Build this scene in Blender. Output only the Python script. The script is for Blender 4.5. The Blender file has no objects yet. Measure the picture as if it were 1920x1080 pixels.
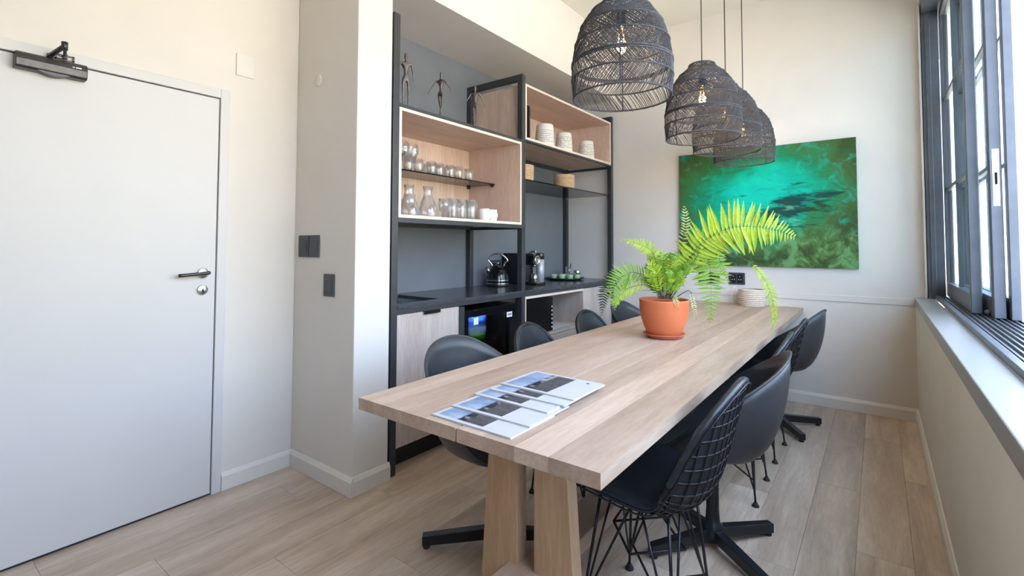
import bpy, bmesh, math, random
from mathutils import Vector, Matrix
random.seed(7)
R = math.radians
PI = math.pi
scene = bpy.context.scene
C = scene.collection

# ------------------------------------------------------------------ camera
FPX, PPY = 909.3, 426.1
YAW, PIT, ROL = R(37.04), R(2.15), R(0.15)
EYE = Vector((0, 0, 1.28))
_r = Vector((math.cos(YAW), math.sin(YAW), 0)); _f = Vector((-math.sin(YAW), math.cos(YAW), 0)); _u = Vector((0, 0, 1))
FWD = _f*math.cos(PIT) + _u*math.sin(PIT); _u2 = _u*math.cos(PIT) - _f*math.sin(PIT)
RGT = _r*math.cos(ROL) + _u2*math.sin(ROL); UPV = _u2*math.cos(ROL) - _r*math.sin(ROL)
cd = bpy.data.cameras.new('camera'); cam = bpy.data.objects.new('camera', cd); C.objects.link(cam)
cam.matrix_world = Matrix(((RGT.x, UPV.x, -FWD.x, EYE.x), (RGT.y, UPV.y, -FWD.y, EYE.y), (RGT.z, UPV.z, -FWD.z, EYE.z), (0, 0, 0, 1)))
cd.sensor_fit = 'HORIZONTAL'; cd.sensor_width = 36; cd.lens = FPX*36/1920
cd.shift_y = -(540-PPY)/1920; cd.clip_start = 0.02; cd.clip_end = 2000
scene.camera = cam
def pix(u, v, depth):            # a point on the sight line of a pixel, at a given distance along the view
    return EYE + (RGT*((u-960)/FPX) - UPV*((v-PPY)/FPX) + FWD)*depth

# ------------------------------------------------------------------ light
w = bpy.data.worlds.new('World'); scene.world = w; w.use_nodes = True
bg = w.node_tree.nodes['Background']; bg.inputs[0].default_value = (0.57, 0.73, 1.0, 1); bg.inputs[1].default_value = 3.2
sd = bpy.data.lights.new('sun', 'SUN'); sun = bpy.data.objects.new('sun', sd); C.objects.link(sun)
sd.energy = 12.0; sd.angle = R(1); sd.color = (1, 0.88, 0.76); sun.rotation_euler = (R(-12), R(-38), 0)
pd = bpy.data.lights.new('window_portal', 'AREA'); pl = bpy.data.objects.new('window_portal', pd); C.objects.link(pl)
pd.shape = 'RECTANGLE'; pd.size = 2.1; pd.size_y = 5.8; pl.location = (0.62, 2.95, 1.99); pl.rotation_euler = (0, R(90), 0)
pd.cycles.is_portal = True
vs = scene.view_settings
vs.view_transform = 'Standard'; vs.look = 'None'; vs.gamma = 1; vs.use_curve_mapping = False; vs.exposure = 1.63

# ------------------------------------------------------------------ materials
MATS = {}
class NT:
    def __init__(s, name):
        s.m = bpy.data.materials.new(name); s.m.use_nodes = True; s.t = s.m.node_tree; s.n = s.t.nodes; s.b = s.n['Principled BSDF']; s.out = s.n['Material Output']
        MATS[name] = s.m
    def node(s, ty, **kw):
        n = s.n.new(ty)
        for k, v in kw.items():
            if k.startswith('i_'):
                kk = k[2:]; kk = int(kk) if kk.isdigit() else kk
                s.put(n.inputs[kk], v)
            else: setattr(n, k, v)
        return n
    def put(s, inp, v):
        if isinstance(v, bpy.types.NodeSocket): s.t.links.new(v, inp)
        else:
            if hasattr(inp, 'default_value'):
                try: inp.default_value = v
                except Exception: inp.default_value = (*v, 1)
    def coord(s, which='Object', rnd=0.0, scale=(1, 1, 1), rot=(0, 0, 0)):
        o = s.node('ShaderNodeTexCoord').outputs[which]
        if rnd:
            oi = s.node('ShaderNodeObjectInfo').outputs['Random']
            k = s.node('ShaderNodeVectorMath', operation='SCALE', i_0=(rnd, rnd*1.7, rnd*0.6)); s.t.links.new(oi, k.inputs['Scale'])
            o = s.node('ShaderNodeVectorMath', operation='ADD', i_0=o, i_1=k.outputs[0]).outputs[0]
        mp = s.node('ShaderNodeMapping', i_Vector=o); mp.inputs['Scale'].default_value = scale; mp.inputs['Rotation'].default_value = rot
        return mp.outputs[0]
    def noise(s, vec, sc=5, det=3, rough=.5, dist=0, out='Fac'):
        n = s.node('ShaderNodeTexNoise', i_Vector=vec); n.inputs['Scale'].default_value = sc; n.inputs['Detail'].default_value = det
        n.inputs['Roughness'].default_value = rough; n.inputs['Distortion'].default_value = dist
        return n.outputs[out]
    def ramp(s, fac, stops):
        n = s.node('ShaderNodeValToRGB', i_0=fac); e = n.color_ramp.elements
        while len(e) < len(stops): e.new(0.5)
        for k, (p, c) in enumerate(stops):
            e[k].position = p; e[k].color = (*c, 1) if len(c) == 3 else c
        return n.outputs[0]
    def mix(s, f, a, b, mode='MIX'):
        n = s.node('ShaderNodeMix', data_type='RGBA', blend_type=mode)
        s.put(n.inputs[0], f); s.put(n.inputs[6], a); s.put(n.inputs[7], b); return n.outputs[2]
    def math(s, op, a, b=0.0, clamp=False):
        n = s.node('ShaderNodeMath', operation=op, use_clamp=clamp); s.put(n.inputs[0], a); s.put(n.inputs[1], b); return n.outputs[0]
    def bump(s, h, st=.1, d=.01):
        n = s.node('ShaderNodeBump', i_Height=h); n.inputs['Strength'].default_value = st; n.inputs['Distance'].default_value = d
        s.t.links.new(n.outputs[0], s.b.inputs['Normal'])
    def set(s, **kw):
        for k, v in kw.items(): s.put(s.b.inputs[{'col': 'Base Color', 'rough': 'Roughness', 'metal': 'Metallic', 'spec': 'Specular IOR Level', 'em': 'Emission Color', 'es': 'Emission Strength', 'sss': 'Subsurface Weight', 'trans': 'Transmission Weight', 'coat': 'Coat Weight', 'sheen': 'Sheen Weight'}[k]], v)
def c4(c): return (*c, 1)
def plain(name, col, rough=.5, metal=0, spec=.5, var=.06, sc=30, bump=0, coat=0):
    t = NT(name); v = t.coord(); n = t.noise(v, sc, 3)
    dk = tuple(x*(1-var) for x in col); lt = tuple(min(1, x*(1+var)) for x in col)
    t.set(col=t.ramp(n, [(.3, dk), (.7, lt)]), rough=rough, metal=metal, spec=spec, coat=coat)
    if bump: t.bump(t.noise(v, sc*4, 2), bump, .004)
    return t.m
def wood(name, a, b, axis='y', rough=.5, rnd=0.0, tone=.25, fine=1.0, dark=None, spec=.35):
    t = NT(name)
    st = {'x': (.12, 1, 1), 'y': (1, .12, 1), 'z': (1, 1, .1)}[axis]
    v = t.coord('Object', rnd=rnd, scale=st)
    n1 = t.noise(v, 9*fine, 6, .6, .7); n2 = t.noise(v, 90*fine, 4, .65); n3 = t.noise(v, 2.2*fine, 3, .5, 1.5)
    base = t.ramp(n1, [(.28, a), (.52, tuple((x+y)/2 for x, y in zip(a, b))), (.72, b)])
    g = t.ramp(n2, [(.35, (.80, .78, .76)), (.6, (1, 1, 1))])
    col = t.mix(.7, base, g, 'MULTIPLY')
    k = t.ramp(n3, [(.3, dark or tuple(x*.78 for x in a)), (.48, (1, 1, 1))]) if dark else t.ramp(n3, [(.3, (.86, .84, .82)), (.55, (1, 1, 1))])
    col = t.mix(.8, col, k, 'MULTIPLY')
    if rnd:
        oi = t.node('ShaderNodeObjectInfo').outputs['Random']
        col = t.mix(1.0, col, t.ramp(oi, [(0, (1-tone,)*3), (1, (1, 1, 1))]), 'MULTIPLY')
    t.set(col=col, rough=rough, spec=spec); t.bump(n2, .12, .002)
    return t.m
def glassy(name, tint=(1, 1, 1), refl=.12, rough=.02, glint_mix=0.0):
    t = NT(name); n = t.n
    tr = t.node('ShaderNodeBsdfTransparent'); tr.inputs[0].default_value = c4(tint)
    gl = t.node('ShaderNodeBsdfGlossy'); gl.inputs['Roughness'].default_value = rough
    lw = t.node('ShaderNodeLayerWeight'); lw.inputs[0].default_value = .35
    f = t.math('ADD', t.math('MULTIPLY', lw.outputs['Facing'], .75), refl, True)
    f = t.math('MULTIPLY', f, t.ramp(t.noise(t.coord(), 3, 1), [(0, (.96,)*3), (1, (1,)*3)]))
    df = t.node('ShaderNodeBsdfTranslucent'); df.inputs[0].default_value = (.95, .95, .96, 1); d2 = t.node('ShaderNodeBsdfDiffuse'); d2.inputs[0].default_value = (.95, .95, .96, 1)  # white share painting bright highlights into the glass colour
    m1 = t.node('ShaderNodeMixShader'); m1.inputs[0].default_value = .5; t.t.links.new(df.outputs[0], m1.inputs[1]); t.t.links.new(d2.outputs[0], m1.inputs[2])
    m2 = t.node('ShaderNodeMixShader'); t.put(m2.inputs[0], t.math('MULTIPLY', lw.outputs['Facing'], glint_mix)); t.t.links.new(tr.outputs[0], m2.inputs[1]); t.t.links.new(m1.outputs[0], m2.inputs[2]); tr = m2
    mx = t.node('ShaderNodeMixShader'); t.put(mx.inputs[0], f); t.t.links.new(tr.outputs[0], mx.inputs[1]); t.t.links.new(gl.outputs[0], mx.inputs[2])
    t.t.links.new(mx.outputs[0], t.out.inputs[0]); return t.m
def pane_mat(name, tint, k=.5):
    t = NT(name)
    tr = t.node('ShaderNodeBsdfTransparent'); tr.inputs[0].default_value = c4(tint)
    gl = t.node('ShaderNodeBsdfGlossy'); gl.inputs['Roughness'].default_value = .01
    fr = t.node('ShaderNodeFresnel'); fr.inputs[0].default_value = 1.5
    f = t.math('MULTIPLY', fr.outputs[0], t.math('MULTIPLY', t.ramp(t.noise(t.coord(), 2, 1), [(0, (.95,)*3), (1, (1,)*3)]), k*2))
    mx = t.node('ShaderNodeMixShader'); t.put(mx.inputs[0], f); t.t.links.new(tr.outputs[0], mx.inputs[1]); t.t.links.new(gl.outputs[0], mx.inputs[2])
    t.t.links.new(mx.outputs[0], t.out.inputs[0]); return t.m
def glow(name, col, st):
    t = NT(name); t.set(col=c4(col), em=t.ramp(t.noise(t.coord(), 20, 1), [(0, tuple(x*.95 for x in col)), (1, col)]), es=st, rough=.4); return t.m

plain('wall_paint', (.70, .66, .61), .75, spec=.25, var=.025, sc=3, bump=.03)
plain('trim_paint', (.72, .69, .64), .5, spec=.35, var=.02, sc=4)
plain('ceiling_paint', (.75, .715, .64), .8, spec=.2, var=.015, sc=3)
plain('door_paint', (.62, .605, .59), .42, spec=.4, var=.012, sc=3)
plain('sill_paint', (.30, .30, .295), .35, spec=.5, var=.02, sc=6)
plain('niche_paint', (.165, .175, .195), .7, spec=.3, var=.06, sc=4, bump=.02)
plain('frame_steel', (.045, .046, .050), .40, metal=.2, var=.12, sc=18)
plain('window_steel', (.11, .12, .14), .38, metal=.3, var=.1, sc=12)
plain('dark_metal', (.075, .070, .068), .35, metal=.8, var=.15, sc=40)
plain('bronze', (.15, .13, .12), .42, metal=.7, var=.3, sc=90, bump=.3)
plain('chrome', (.78, .78, .80), .08, metal=1, var=.03)
plain('alu', (.50, .50, .54), .35, metal=.3, var=.04)
plain('steel', (.55, .56, .58), .25, metal=1, var=.05, sc=60)
plain('shell_plastic', (.036, .038, .042), .40, spec=.45, var=.08, sc=20)
plain('shell_brown', (.026, .024, .023), .48, spec=.45, var=.08, sc=20)
plain('leather', (.014, .017, .022), .36, spec=.5, var=.15, sc=60, bump=.15)
plain('wire_black', (.018, .020, .024), .3, metal=.3, var=.1)
plain('black_plastic', (.010, .010, .011), .25, spec=.5, var=.1)
plain('black_gloss', (.006, .006, .007), .06, spec=.6, var=.1)
plain('rattan', (.048, .050, .058), .6, spec=.3, var=.35, sc=60, bump=.4)
plain('cord_black', (.015, .015, .016), .6, var=.1)
plain('terracotta', (.54, .145, .058), .6, spec=.3, var=.06, sc=14, bump=.06)
plain('terracotta_dark', (.52, .145, .075), .55, spec=.35, var=.06, sc=14)
plain('soil', (.060, .038, .024), .95, var=.5, sc=60, bump=.8)
plain('ceramic', (.82, .80, .75), .2, spec=.5, var=.01)
plain('green_ceramic', (.36, .46, .29), .25, spec=.5, var=.08, sc=25)
plain('tray_green', (.012, .035, .022), .25, spec=.5, var=.1)
plain('plate_dark', (.040, .045, .052), .45, var=.06)
plain('white_plastic', (.72, .70, .66), .4, var=.02)
plain('paper_white', (.52, .52, .53), .55, var=.03, sc=8)
plain('paper_edge', (.58, .58, .58), .7, var=.1, sc=200)
plain('dark_void', (.004, .004, .004), .9, var=.1)
plain('kick_black', (.010, .010, .011), .5, var=.1)
plain('rubber', (.012, .012, .012), .7, var=.1)
plain('sticker_white', (.75, .76, .78), .5, var=.03)
plain('sticker_ink', (.05, .06, .10), .5, var=.1)
plain('exterior_white', (.75, .74, .71), .8, var=.05, sc=2)
plain('roof_grey', (.35, .33, .32), .8, var=.1, sc=2)
plain('label_blue', (.04, .13, .60), .35, var=.2, sc=40)
plain('label_green', (.16, .55, .04), .35, var=.15, sc=40)
plain('label_pale', (.55, .72, .85), .35, var=.1, sc=40)
wood('oak_floor', (.46, .345, .25), (.77, .64, .52), 'y', .32, rnd=7.0, tone=.16, spec=.5, dark=(.72, .66, .60))
wood('oak_table', (.46, .32, .23), (.65, .50, .395), 'y', .45, rnd=5.0, tone=.20, fine=.9)
wood('oak_table_end', (.50, .33, .20), (.62, .44, .29), 'z', .5, rnd=5.0, tone=.12)
wood('oak_leg', (.50, .32, .18), (.64, .44, .28), 'z', .5, rnd=3.0, tone=.1)
wood('oak_cab_h', (.64, .44, .33), (.79, .60, .48), 'y', .5, fine=1.2)
wood('oak_cab_v', (.62, .44, .33), (.78, .60, .49), 'z', .5, fine=1.2)
wood('ash_grey', (.46, .38, .34), (.62, .54, .49), 'z', .5, fine=1.3)
plain('oak_edge', (.74, .62, .52), .5, var=.05, sc=20)
pane_mat('window_glass', (.94, .975, .97), .14)
pane_mat('fridge_glass', (.78, .82, .84), .5)
pane_mat('smoke_glass', (.30, .32, .33), .55)
glassy('clear_glass', (.985, .99, .99), .06, glint_mix=.5)
glassy('bulb_glass', (1, .93, .80), .04)
glow('filament', (1, .42, .10), 3.5)
glow('fridge_fill', (.85, .93, 1), 330)  # glow for an unseen strip added to brighten the cans

t = NT('granite'); v = t.coord(); n = t.noise(v, 320, 2, .7); n2 = t.noise(v, 40, 3)
t.set(col=t.mix(t.ramp(n, [(.58, (0, 0, 0)), (.68, (1, 1, 1))]), t.ramp(n2, [(.3, (.022, .025, .030)), (.7, (.05, .055, .062))]), (.20, .21, .22, 1)), rough=.2, spec=.5)
t = NT('basket_weave'); v = t.coord(); n = t.noise(v, 150, 3)
t.set(col=t.ramp(n, [(.3, (.48, .30, .16)), (.7, (.72, .52, .33))]), rough=.8); t.bump(n, .4, .003)
t = NT('seagrass_pale'); v = t.coord(); n = t.noise(v, 150, 3)
t.set(col=t.ramp(n, [(.3, (.58, .45, .34)), (.7, (.80, .70, .60))]), rough=.8); t.bump(n, .4, .003)
# white stoneware with rows of small dark dashes
t = NT('dotted_ceramic'); sp = t.node('ShaderNodeSeparateXYZ', i_0=t.coord())
ang = t.math('ARCTAN2', sp.outputs[1], sp.outputs[0]); z = sp.outputs[2]
row = t.math('FRACT', t.math('MULTIPLY', z, 62)); cell = t.math('FRACT', t.math('MULTIPLY', ang, 7.3))
dash = t.math('MULTIPLY', t.math('LESS_THAN', cell, .5), t.math('LESS_THAN', row, .42))
dash = t.math('MULTIPLY', dash, t.math('MULTIPLY', t.math('GREATER_THAN', z, .03), t.math('LESS_THAN', z, .135)))
dash = t.math('MULTIPLY', dash, t.math('GREATER_THAN', t.noise(t.coord(), 55, 2), .42))
t.set(col=t.mix(dash, (.74, .69, .60, 1), (.09, .085, .08, 1)), rough=.6)
# fern leaf
def leafmat(name, a, b):
    t = NT(name); v = t.coord('Object', rnd=3.0); n = t.noise(v, 9, 2)
    oi = t.node('ShaderNodeObjectInfo').outputs['Random']
    col = t.mix(t.math('MULTIPLY', oi, .6), t.ramp(n, [(.3, a), (.7, b)]), c4(tuple(min(1, x*1.25) for x in b)))
    t.set(col=col, rough=.45, spec=.4)
    tl = t.node('ShaderNodeBsdfTranslucent', i_0=col); mx = t.node('ShaderNodeMixShader'); mx.inputs[0].default_value = .38
    t.t.links.new(t.b.outputs[0], mx.inputs[1]); t.t.links.new(tl.outputs[0], mx.inputs[2]); t.t.links.new(mx.outputs[0], t.out.inputs[0])
leafmat('leaf_lime', (.22, .36, .018), (.42, .54, .045))
leafmat('leaf_green', (.10, .24, .02), (.22, .39, .04))
leafmat('leaf_pale', (.36, .44, .12), (.54, .58, .24))
leafmat('leaf_shaded', (.025, .05, .02), (.06, .10, .04))  # leaves of a frond in shade, the darkness put into their colour
plain('stem', (.06, .055, .02), .6, var=.3)
# painting
t = NT('painting_canvas')
g = t.node('ShaderNodeTexCoord').outputs['Generated']; sp = t.node('ShaderNodeSeparateXYZ', i_0=g); X, Z = sp.outputs[0], sp.outputs[2]
nv = t.node('ShaderNodeMapping', i_Vector=g); nv.inputs['Scale'].default_value = (1.4, 1, 1)
n1 = t.noise(nv.outputs[0], 3.2, 8, .62, 1.2); n2 = t.noise(nv.outputs[0], 9, 6, .65, .8); nb = t.noise(nv.outputs[0], 1.7, 4, .5, .6)
dx = t.math('MULTIPLY', t.math('SUBTRACT', X, .50), 1.62); dz = t.math('MULTIPLY', t.math('SUBTRACT', Z, .60), 1.75)
dd = t.math('SQRT', t.math('ADD', t.math('MULTIPLY', dx, dx), t.math('MULTIPLY', dz, dz)))
dd = t.math('ADD', dd, t.math('MULTIPLY', t.math('SUBTRACT', n1, .5), .9))
base = t.ramp(dd, [(.15, (.0, .50, .36)), (.42, (.0, .36, .22)), (.62, (.015, .21, .085)), (.85, (.055, .12, .03)), (1.0, (.04, .075, .02))])
sv = t.node('ShaderNodeMapping', i_Vector=g); sv.inputs['Scale'].default_value = (1.0, 1, 3.2); sv.inputs['Rotation'].default_value = (0, R(-9), 0)
n3 = t.noise(sv.outputs[0], 4.5, 8, .68, .6); n4 = t.noise(sv.outputs[0], 2.2, 6, .6, 1.0)
base = t.mix(t.ramp(n2, [(.52, (0, 0, 0)), (.72, (.55, .55, .55))]), base, (.0, .58, .46, 1))
base = t.mix(t.ramp(n3, [(.34, (.55, .55, .55)), (.46, (0, 0, 0))]), base, (.01, .13, .08, 1))
# olive lights towards the lower right
o = t.math('MULTIPLY', t.ramp(t.math('ADD', X, t.math('MULTIPLY', n1, .3)), [(.5, (0, 0, 0)), (.8, (1, 1, 1))]), t.ramp(t.math('ADD', Z, t.math('MULTIPLY', n1, .3)), [(.35, (1, 1, 1)), (.55, (0, 0, 0))]))
base = t.mix(t.math('MULTIPLY', o, t.ramp(n2, [(.42, (0, 0, 0)), (.62, (.8, .8, .8))])), base, (.16, .32, .10, 1))
# dark smear rising gently to the right
band = t.math('SUBTRACT', Z, t.math('ADD', .44, t.math('MULTIPLY', t.math('SUBTRACT', X, .5), .26)))
band = t.math('SUBTRACT', 1.0, t.math('MULTIPLY', t.math('ABSOLUTE', band), 3.6), True)
band = t.math('MULTIPLY', band, t.math('SUBTRACT', 1.0, t.math('MULTIPLY', t.math('ABSOLUTE', t.math('SUBTRACT', X, .66)), 2.6), True))
dk = t.ramp(t.math('ADD', t.math('MULTIPLY', band, .75), t.math('MULTIPLY', t.math('SUBTRACT', n3, .5), 1.9)), [(.30, (0, 0, 0)), (.50, (.95, .95, .95))])
base = t.mix(dk, base, t.ramp(n1, [(.4, (.0, .04, .05)), (.65, (.03, .05, .015))]))
lt = t.ramp(t.math('ADD', t.math('MULTIPLY', band, .5), t.math('MULTIPLY', t.math('SUBTRACT', n4, .5), 2.2)), [(.50, (0, 0, 0)), (.66, (.7, .7, .7))])
base = t.mix(lt, base, (.12, .50, .34, 1))
t.set(spec=.2)
t.set(col=base, rough=.65); t.bump(n2, .25, .004)
# magazine cover photo: hazy sky to dark ground
t = NT('cover_photo'); g = t.node('ShaderNodeTexCoord').outputs['Generated']; sp = t.node('ShaderNodeSeparateXYZ', i_0=g)
nz = t.noise(g, 4, 5, .6, .5)
hz = t.math('ADD', sp.outputs[0], t.math('MULTIPLY', t.math('SUBTRACT', nz, .5), .25))
sky = t.ramp(t.noise(g, 2.5, 4, .6), [(.3, (.11, .19, .33)), (.7, (.42, .50, .64))])
gnd = t.ramp(t.noise(g, 8, 4, .6), [(.3, (.025, .028, .034)), (.7, (.13, .13, .14))])
mid = t.mix(t.ramp(nz, [(.45, (0, 0, 0)), (.55, (1, 1, 1))]), (.015, .018, .03, 1), (.38, .38, .40, 1))
col = t.mix(t.ramp(hz, [(.40, (0, 0, 0)), (.44, (1, 1, 1))]), sky, mid); col = t.mix(t.ramp(hz, [(.56, (0, 0, 0)), (.60, (1, 1, 1))]), col, gnd)
t.set(col=col, rough=.35)
# hill outside
t = NT('hillside'); v = t.coord(); n = t.noise(v, .035, 6, .6)
t.set(col=t.ramp(n, [(.35, (.30, .30, .16)), (.55, (.46, .42, .30)), (.7, (.58, .54, .44))]), rough=.95)
t = NT('ground_out'); v = t.coord(); n = t.noise(v, .2, 5, .6)
t.set(col=t.ramp(n, [(.35, (.52, .45, .36)), (.65, (.66, .60, .50))]), rough=.95)
def M(n): return MATS[n]

def smooth_tab(tab, x):
    for i in range(len(tab)-1):
        if x <= tab[i+1][0]:
            (x1, y1), (x2, y2) = tab[i], tab[i+1]; h = x2-x1; q = (x-x1)/h
            m1 = (y2-tab[i-1][1])/(x2-tab[i-1][0]) if i > 0 else 0.0
            m2 = (tab[i+2][1]-y1)/(tab[i+2][0]-x1) if i+2 < len(tab) else 0.0
            return y1*(2*q**3-3*q*q+1)+m1*h*(q**3-2*q*q+q)+y2*(3*q*q-2*q**3)+m2*h*(q**3-q*q)
    return tab[-1][1]
# ------------------------------------------------------------------ mesh helpers
class MB:
    def __init__(s): s.v = []; s.f = []; s.sm = []
    def add(s, vs, fs, smooth=False):
        o = len(s.v); s.v += [tuple(p) for p in vs]; s.f += [tuple(i+o for i in f) for f in fs]; s.sm += [smooth]*len(fs); return s
    def box(s, x0, x1, y0, y1, z0, z1):
        x0, x1 = min(x0, x1), max(x0, x1); y0, y1 = min(y0, y1), max(y0, y1); z0, z1 = min(z0, z1), max(z0, z1)
        return s.add([(x0, y0, z0), (x1, y0, z0), (x1, y1, z0), (x0, y1, z0), (x0, y0, z1), (x1, y0, z1), (x1, y1, z1), (x0, y1, z1)],
                     [(0, 3, 2, 1), (4, 5, 6, 7), (0, 1, 5, 4), (1, 2, 6, 5), (2, 3, 7, 6), (3, 0, 4, 7)])
    def prism(s, poly, a, axis, b0, b1):   # poly of 2D points, extruded along an axis
        def P(p, t): return {'x': (t, p[0], p[1]), 'y': (p[0], t, p[1]), 'z': (p[0], p[1], t)}[axis]
        n = len(poly); vs = [P(p, b0) for p in poly]+[P(p, b1) for p in poly]
        ar = sum(poly[i][0]*poly[(i+1) % n][1]-poly[(i+1) % n][0]*poly[i][1] for i in range(n))
        fl = (ar > 0) != (axis == 'y')
        fs = [tuple(range(n-1, -1, -1)), tuple(range(n, 2*n))]+[(i, (i+1) % n, n+(i+1) % n, n+i) for i in range(n)]
        if b1 < b0: fl = not fl
        if not fl: fs = [tuple(reversed(f)) for f in fs]
        return s.add(vs, fs)
    def lathe(s, prof, seg=24, c=(0, 0, 0), smooth=True, cap=False):
        vs = []; fs = []; n = len(prof)
        for r, z in prof:
            for k in range(seg):
                a = 2*PI*k/seg; vs.append((c[0]+r*math.cos(a), c[1]+r*math.sin(a), c[2]+z))
        for i in range(n-1):
            for k in range(seg):
                k2 = (k+1) % seg; fs.append((i*seg+k, i*seg+k2, (i+1)*seg+k2, (i+1)*seg+k))
        s.add(vs, fs, smooth)
        if cap:
            o = len(s.v)-n*seg
            s.f += [tuple(o+k for k in reversed(range(seg))), tuple(o+(n-1)*seg+k for k in range(seg))]; s.sm += [False, False]
        return s
    def tube(s, pts, r, sides=6, closed=False, cap=True, smooth=True):
        pts = [Vector(p) for p in pts]; n = len(pts)
        rr = r if isinstance(r, (list, tuple)) else [r]*n
        T = []
        for i in range(n):
            a = pts[(i-1) % n] if closed or i > 0 else pts[i]; b = pts[(i+1) % n] if closed or i < n-1 else pts[i]
            d = b-a; T.append(d.normalized() if d.length > 1e-9 else Vector((0, 0, 1)))
        up = Vector((0, 0, 1)) if abs(T[0].z) < .9 else Vector((1, 0, 0))
        N = (up-T[0]*up.dot(T[0])).normalized(); vs = []
        for i in range(n):
            N = N-T[i]*N.dot(T[i])
            N = N.normalized() if N.length > 1e-6 else T[i].orthogonal().normalized()
            B = T[i].cross(N)
            for k in range(sides):
                a = 2*PI*k/sides; vs.append(pts[i]+N*(rr[i]*math.cos(a))+B*(rr[i]*math.sin(a)))
        fs = []
        for i in range(n if closed else n-1):
            j = (i+1) % n
            for k in range(sides):
                k2 = (k+1) % sides; fs.append((i*sides+k, i*sides+k2, j*sides+k2, j*sides+k))
        if cap and not closed:
            fs.append(tuple(reversed(range(sides)))); fs.append(tuple((n-1)*sides+k for k in range(sides)))
        return s.add(vs, fs, smooth)
    def grid(s, P, nu, nv, smooth=True, closed_u=False):
        vs = [P(i, j) for j in range(nv) for i in range(nu)]; fs = []
        for j in range(nv-1):
            for i in range(nu if closed_u else nu-1):
                i2 = (i+1) % nu; fs.append((j*nu+i, j*nu+i2, (j+1)*nu+i2, (j+1)*nu+i))
        return s.add(vs, fs, smooth)
    def mesh(s, name, mat):
        me = bpy.data.meshes.new(name); me.from_pydata(s.v, [], s.f)
        me.polygons.foreach_set('use_smooth', s.sm); me.materials.append(M(mat)); me.update(); return me
    def build(s, name, mat, parent=None, bevel=0, seg=2, fix=False):
        me = s.mesh(name, mat)
        if fix:
            b = bmesh.new(); b.from_mesh(me); bmesh.ops.recalc_face_normals(b, faces=b.faces); b.to_mesh(me); b.free()
        return link(name, me, parent, bevel, seg)
def link(name, me, parent=None, bevel=0, seg=2):
    o = bpy.data.objects.new(name, me); C.objects.link(o)
    if parent is not None: attach(o, parent)
    if bevel:
        m = o.modifiers.new('bevel', 'BEVEL'); m.width = bevel; m.segments = seg; m.limit_method = 'ANGLE'; m.angle_limit = R(40)
    return o
def world_of(o):
    m = o.matrix_basis.copy()
    if o.parent: m = world_of(o.parent) @ o.matrix_parent_inverse @ m
    return m
def attach(o, p):
    o.parent = p; o.matrix_parent_inverse = world_of(p).inverted()
def thing(name, label, cat, loc=(0, 0, 0), group=None):
    o = bpy.data.objects.new(name, None); C.objects.link(o); o.location = loc; o.empty_display_size = .05
    o['label'] = label; o['category'] = cat
    if group: o['group'] = group
    return o
def tag(o, label, cat, group=None):
    o['label'] = label; o['category'] = cat
    if group: o['group'] = group
    return o
def struct(o, label=None, cat=None):
    o['kind'] = 'structure'
    if label: o['label'] = label
    if cat: o['category'] = cat
    return o
def copy_tree(o, parent=None):
    c = o.copy(); C.objects.link(c)
    if parent is not None: c.parent = parent
    for ch in list(o.children): copy_tree(ch, c)
    return c
def B(*a): return MB().box(*a)
def spline(pts, n):
    pts = [Vector(p) for p in pts]; P = [pts[0]*2-pts[1]]+pts+[pts[-1]*2-pts[-2]]; out = []
    k = len(pts)-1
    for i in range(n):
        t = i/(n-1)*k; j = min(int(t), k-1); t -= j
        a, b, c, d = P[j:j+4]
        out.append(.5*((2*b)+(c-a)*t+(2*a-5*b+4*c-d)*t*t+(3*b-a-3*c+d)*t**3))
    return out
def lerp_tab(tab, x):
    if x <= tab[0][0]: return tab[0][1]
    for (a, b), (c, d) in zip(tab, tab[1:]):
        if x <= c: return b+(d-b)*(x-a)/(c-a)
    return tab[-1][1]

# ================================================================== the room
XL, YB, ZC, YR = -2.76, 4.65, 3.42, -2.6          # left wall, back wall, ceiling, rear wall
XS, XW = 0.21, 0.56                               # wall face under the sill, outer window face
WY0 = 0.05                                        # unseen near end of the window, placed to limit light on the door
ZS = 0.905                                        # window sill height
fl = struct(B(XL-.2, .75, YR-.1, YB+.1, -.12, -.012).build('floor', 'kick_black'), 'light oak plank floor of the room', 'floor')
pw, plen = .19, 1.52
pm = MB().box(-pw/2+.0006, pw/2-.0006, -plen/2+.0006, plen/2-.0006, -.012, 0).mesh('plank', 'oak_floor')
x = XL; row = 0
while x < XS+.02:
    y = YR-((row*.61) % plen)
    while y < YB:
        y0, y1 = max(y, YR), min(y+plen, YB); x1 = min(x+pw, XS+.02)
        if y1-y0 > .02 and y1 > -.4:
            if y1-y0 > plen-.01 and x1-x > pw-.001: o = link('plank', pm, fl)
            else:
                hx, hy = (x1-x)/2-.0006, (y1-y0)/2-.0006
                o = MB().box(-hx, hx, -hy, hy, -.012, 0).build('plank', 'oak_floor', fl)
            o.location = ((x+x1)/2, (y0+y1)/2, 0)
        y += plen
    x += pw; row += 1
B(XL, XS+.02, YR, -.4, -.012, -.001).build('plank_area', 'oak_floor', fl)['kind'] = 'stuff'

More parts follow.
